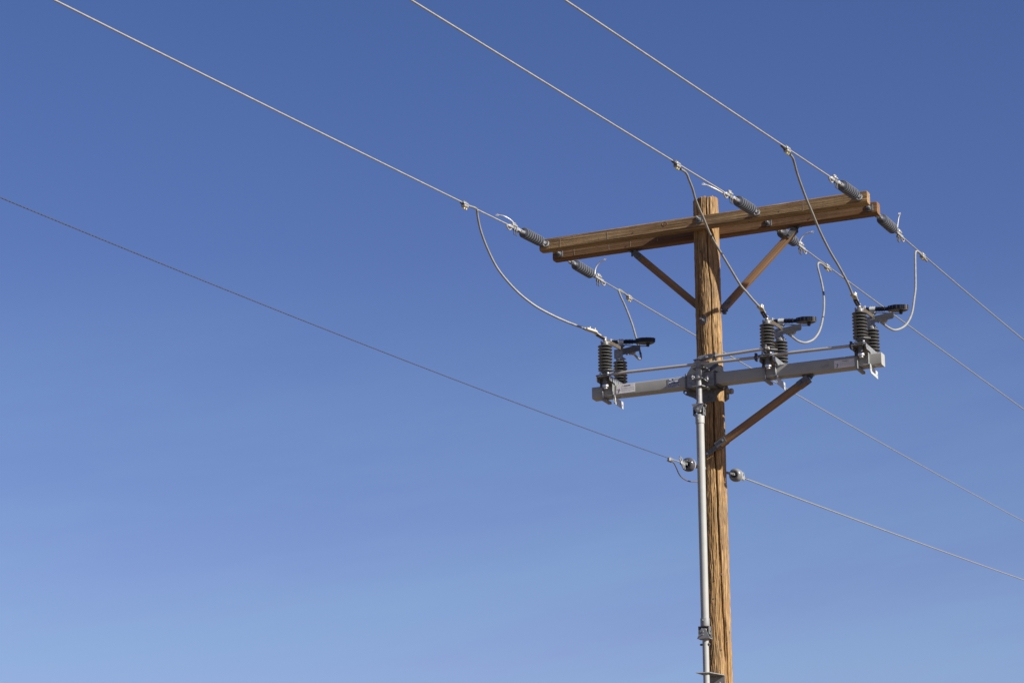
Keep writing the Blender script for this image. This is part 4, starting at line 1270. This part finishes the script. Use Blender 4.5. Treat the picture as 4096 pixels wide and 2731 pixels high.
m = MB(); m.cyl(pc(-0.046, -0.004, 2.640), pc(0.042, -0.004, 2.640), 0.006, 8); m.hexnut(pc(-0.028, -0.004, 2.640), (-1, 0, 0), 0.010, 0.012); m.hexnut(pc(0.028, -0.004, 2.640), (1, 0, 0), 0.012, 0.008)
m.build('cross_bolt', M['galv_dark'], op, world=wl)
# guide bracket that holds the pipe off the pole near the lower frame edge
gb = thing('pipe_guide_bracket', 'grey steel angle bracket holding the pipe off the pole at the bottom', 'bracket', (0.0, -0.13, 2.40))
m = MB()
m.plate([(-0.062, -0.372), (0.050, -0.330), (0.105, -0.150), (0.105, -0.124), (-0.045, -0.124)], (0, 0, 2.400), (1, 0, 0), (0, 1, 0), 0.006)
m.plate([(-0.045, 2.400), (0.105, 2.400), (0.105, 2.255), (-0.045, 2.255)], (0, -0.124, 0), (1, 0, 0), (0, 0, 1), 0.006)
m.build('angle_plate', M['cast'], gb, world=gb.location)
m = MB(); m.cyl((0.060, -0.128, 2.340), (0.060, -0.156, 2.340), 0.011, 6); m.cyl((0.040, -0.15, 2.398), (0.040, -0.15, 2.385), 0.008, 8)
m.build('bolt', M['galv'], gb, world=gb.location)

# ------------------------------------------------------------------ neutral wires with bell insulators (local +Z from pole to wire side for the near one)
def bell(label, loc, axis, body):
    """axis: unit vector from the open skirt to the cap"""
    R_ = dir_R(axis)
    root = thing('bell_insulator', label, 'insulator', loc, R_, 'porcelain bell insulators')
    m = MB()
    pr = [(-0.008, 0.0), (-0.008, 0.016), (-0.030, 0.021), (-0.040, 0.026), (-0.0450, 0.033), (-0.0440, 0.042), (-0.0380, 0.0500), (-0.0260, 0.0565), (-0.010, 0.0597), (0.002, 0.0585), (0.008, 0.0565)]
    m.lathe(pr + [(0.012, 0.052), (0.012, 0.0)], (0, 0, 0), (0, 0, 1), 40)
    b = m.build('porcelain_bell', M[body], root, sharp=50)
    m = MB()
    pr = [(0.010, 0.0), (0.010, 0.0570), (0.016, 0.0575), (0.019, 0.0545), (0.022, 0.0555), (0.028, 0.0545), (0.031, 0.050), (0.034, 0.0505), (0.040, 0.046), (0.046, 0.034), (0.050, 0.028), (0.050, 0.0)]
    m.lathe(pr, (0, 0, 0), (0, 0, 1), 40)
    m.build('pale_rim', M['porcelain_light'], b, sharp=50)
    m = MB()
    m.lathe([(0.048, 0.0), (0.048, 0.027), (0.060, 0.022), (0.072, 0.018), (0.078, 0.010), (0.078, 0.0)], (0, 0, 0), (0, 0, 1), 20)
    m.bar((0, 0, 0.07), (0, 0, 0.110), 0.010, 0.026, upv=(0, 1, 0), bevel=0.002)
    m.build('metal_cap', M['galv'], root)
    m = MB()
    m.lathe([(-0.075, 0.0), (-0.075, 0.009), (-0.010, 0.009)], (0, 0, 0), (0, 0, 1), 12)
    for w in (-1, 1):
        m.bar((w * 0.013, 0, -0.100), (w * 0.013, 0, -0.052), 0.006, 0.020, upv=(0, 1, 0), bevel=0.001)
    m.cyl((-0.024, 0, -0.088), (0.024, 0, -0.088), 0.006, 8)
    m.box((0, 0, -0.055), (0.032, 0.022, 0.008), None, 0.002)
    m.build('pin_clevis', M['galv'], root)
    return root
def NZF(y):
    ye = max(-14.0, y)
    return 0.001686 * ye * ye + 0.091561 * ye + 4.181514 + ease(y - ye, 2 * 0.001686 * ye + 0.091561)
def NZB(y):
    ye = min(20.0, y)
    return 0.000386 * ye * ye + 0.081202 * ye + 4.19791 + ease(y - ye, 2 * 0.000386 * ye + 0.081202)
NXF, NXB = -0.062, 0.040
bf = bell('dark grey bell insulator left of the pipe with its hollow face turned to us', (NXF, -0.412, NZF(-0.42) + 0.004), (0.10, 1, 0.10), 'porcelain')
m = MB(); m.bar((0, 0, 0.100), (0, 0, 0.300), 0.030, 0.024, upv=(0, 1, 0), bevel=0.003); m.build('pole_link', M['galv'], bf)
bb = bell('pale banded bell insulator at the right edge of the pole', (NXB, 0.480, NZB(0.47)), (0.10, 1, 0.08), 'porcelain_mid')
m = MB(); m.bar((0, 0, -0.095), (0, 0, -0.360), 0.024, 0.016, upv=(0, 1, 0), bevel=0.002); m.build('pole_link', M['galv_dark'], bb)

nf = thing('neutral_wire', 'thin dark steel wire climbing gently to the left frame edge', 'wire', (NXF, -0.60, NZF(-0.60)), group='neutral wires')
pts = [V(NXF, y, NZF(y)) for y in np.linspace(-0.50, -90.0, 160)]
m = MB(); m.tube(pts, 0.0032, lobes=3, lay=0.12, amp=0.15, step=0.03); m.build('cable', M['steelwire'], nf, sharp=80, world=nf.location)
# dead-end loop clamp
m = MB()
cy = -0.560
m.box((NXF, cy, NZF(cy) - 0.004), (0.022, 0.085, 0.034), None, 0.005)
m.tube([V(NXF, cy - 0.030, NZF(cy)), V(NXF - 0.01, cy - 0.040, NZF(cy) + 0.030), V(NXF - 0.01, cy - 0.032, NZF(cy) + 0.050), V(NXF - 0.004, cy - 0.018, NZF(cy) + 0.042), V(NXF, cy - 0.004, NZF(cy) + 0.006)], 0.006, 8)
for q in (-0.020, 0.020):
    m.cyl((NXF + 0.004, cy + q, NZF(cy) + 0.022), (NXF + 0.012, cy + q, NZF(cy) - 0.052), 0.005, 8)
    m.cyl((NXF - 0.006, cy + 0.02 + q, NZF(cy) + 0.020), (NXF + 0.045, cy + 0.02 + q, NZF(cy) + 0.020), 0.0045, 8)
m.tube([V(NXF, cy - 0.30, NZF(cy - 0.30)), V(NXF, cy - 0.15, NZF(cy - .15)), V(NXF, cy, NZF(cy))], 0.0062, 8)
m.build('end_clamp', M['galv'], nf, world=nf.location)
nb = thing('neutral_wire', 'grey stranded wire falling gently to the right frame edge, lowest of all', 'wire', (NXB, 0.70, NZB(0.70)), group='neutral wires')
pts = [V(NXB, y, NZB(y)) for y in np.linspace(0.66, 26.0, 60)]
m = MB(); m.tube(pts, 0.0072, lobes=6, lay=0.34, amp=0.2, step=0.03); m.tube([V(NXB, y, NZB(y)) for y in np.linspace(25.95, 260.0, 60)], 0.0065, 8); m.build('cable', M['cable'], nb, sharp=80, world=nb.location)
m = MB()
cy = 0.640
m.box((NXB, cy, NZB(cy) - 0.004), (0.020, 0.095, 0.040), None, 0.007)
m.tube([V(NXB, cy - 0.03, NZB(cy) + 0.01), V(NXB, cy - 0.01, NZB(cy) + 0.040), V(NXB, cy + 0.03, NZB(cy) + 0.046), V(NXB, cy + 0.046, NZB(cy) + 0.020), V(NXB, cy + 0.040, NZB(cy) - 0.004)], 0.0075, 8)
m.build('end_clamp', M['alu'], nb, world=nb.location)
m = MB(); m.cyl((NXB, cy + 0.02, NZB(cy) - 0.006), (NXB, cy + 0.130, NZB(cy) + 0.018), 0.006, 8)
m.build('clamp_bolt', M['dark_steel'], nb, world=nb.location)
# split connector and ground lead on the near neutral
cy = -0.850
cc = thing('wire_connector', 'small grey split-bolt connector on the thin wire left of the bell insulator', 'connector', (NXF, cy, NZF(cy)))
m = MB(); m.box((NXF, cy, NZF(cy) - 0.010), (0.026, 0.060, 0.036), None, 0.006)
for q in (-0.014, 0.012):
    m.cyl((NXF - 0.020, cy + q, NZF(cy) - 0.018), (NXF + 0.020, cy + q, NZF(cy) - 0.018), 0.006, 8)
m.build('connector_body', M['galv'], cc, world=cc.location)
GL = [(-0.062, -0.88, 4.090), (-0.064, -0.82, 4.090), (-0.076, -0.724, 4.094), (-0.091, -0.629, 4.074), (-0.109, -0.533, 4.053), (-0.120, -0.437, 4.041), (-0.115, -0.341, 4.035), (-0.113, -0.246, 4.043), (-0.083, -0.150, 4.058), (-0.06, -0.10, 4.058)]
gl = MB(); gl.tube(GL, 0.0055, lobes=5, lay=0.08, amp=0.15, step=0.006)
glo = gl.build('ground_lead', M['groundlead'], None, sharp=80)
tag(glo, 'brown copper lead curving from the thin wire to the pole behind the pipe', 'wire')
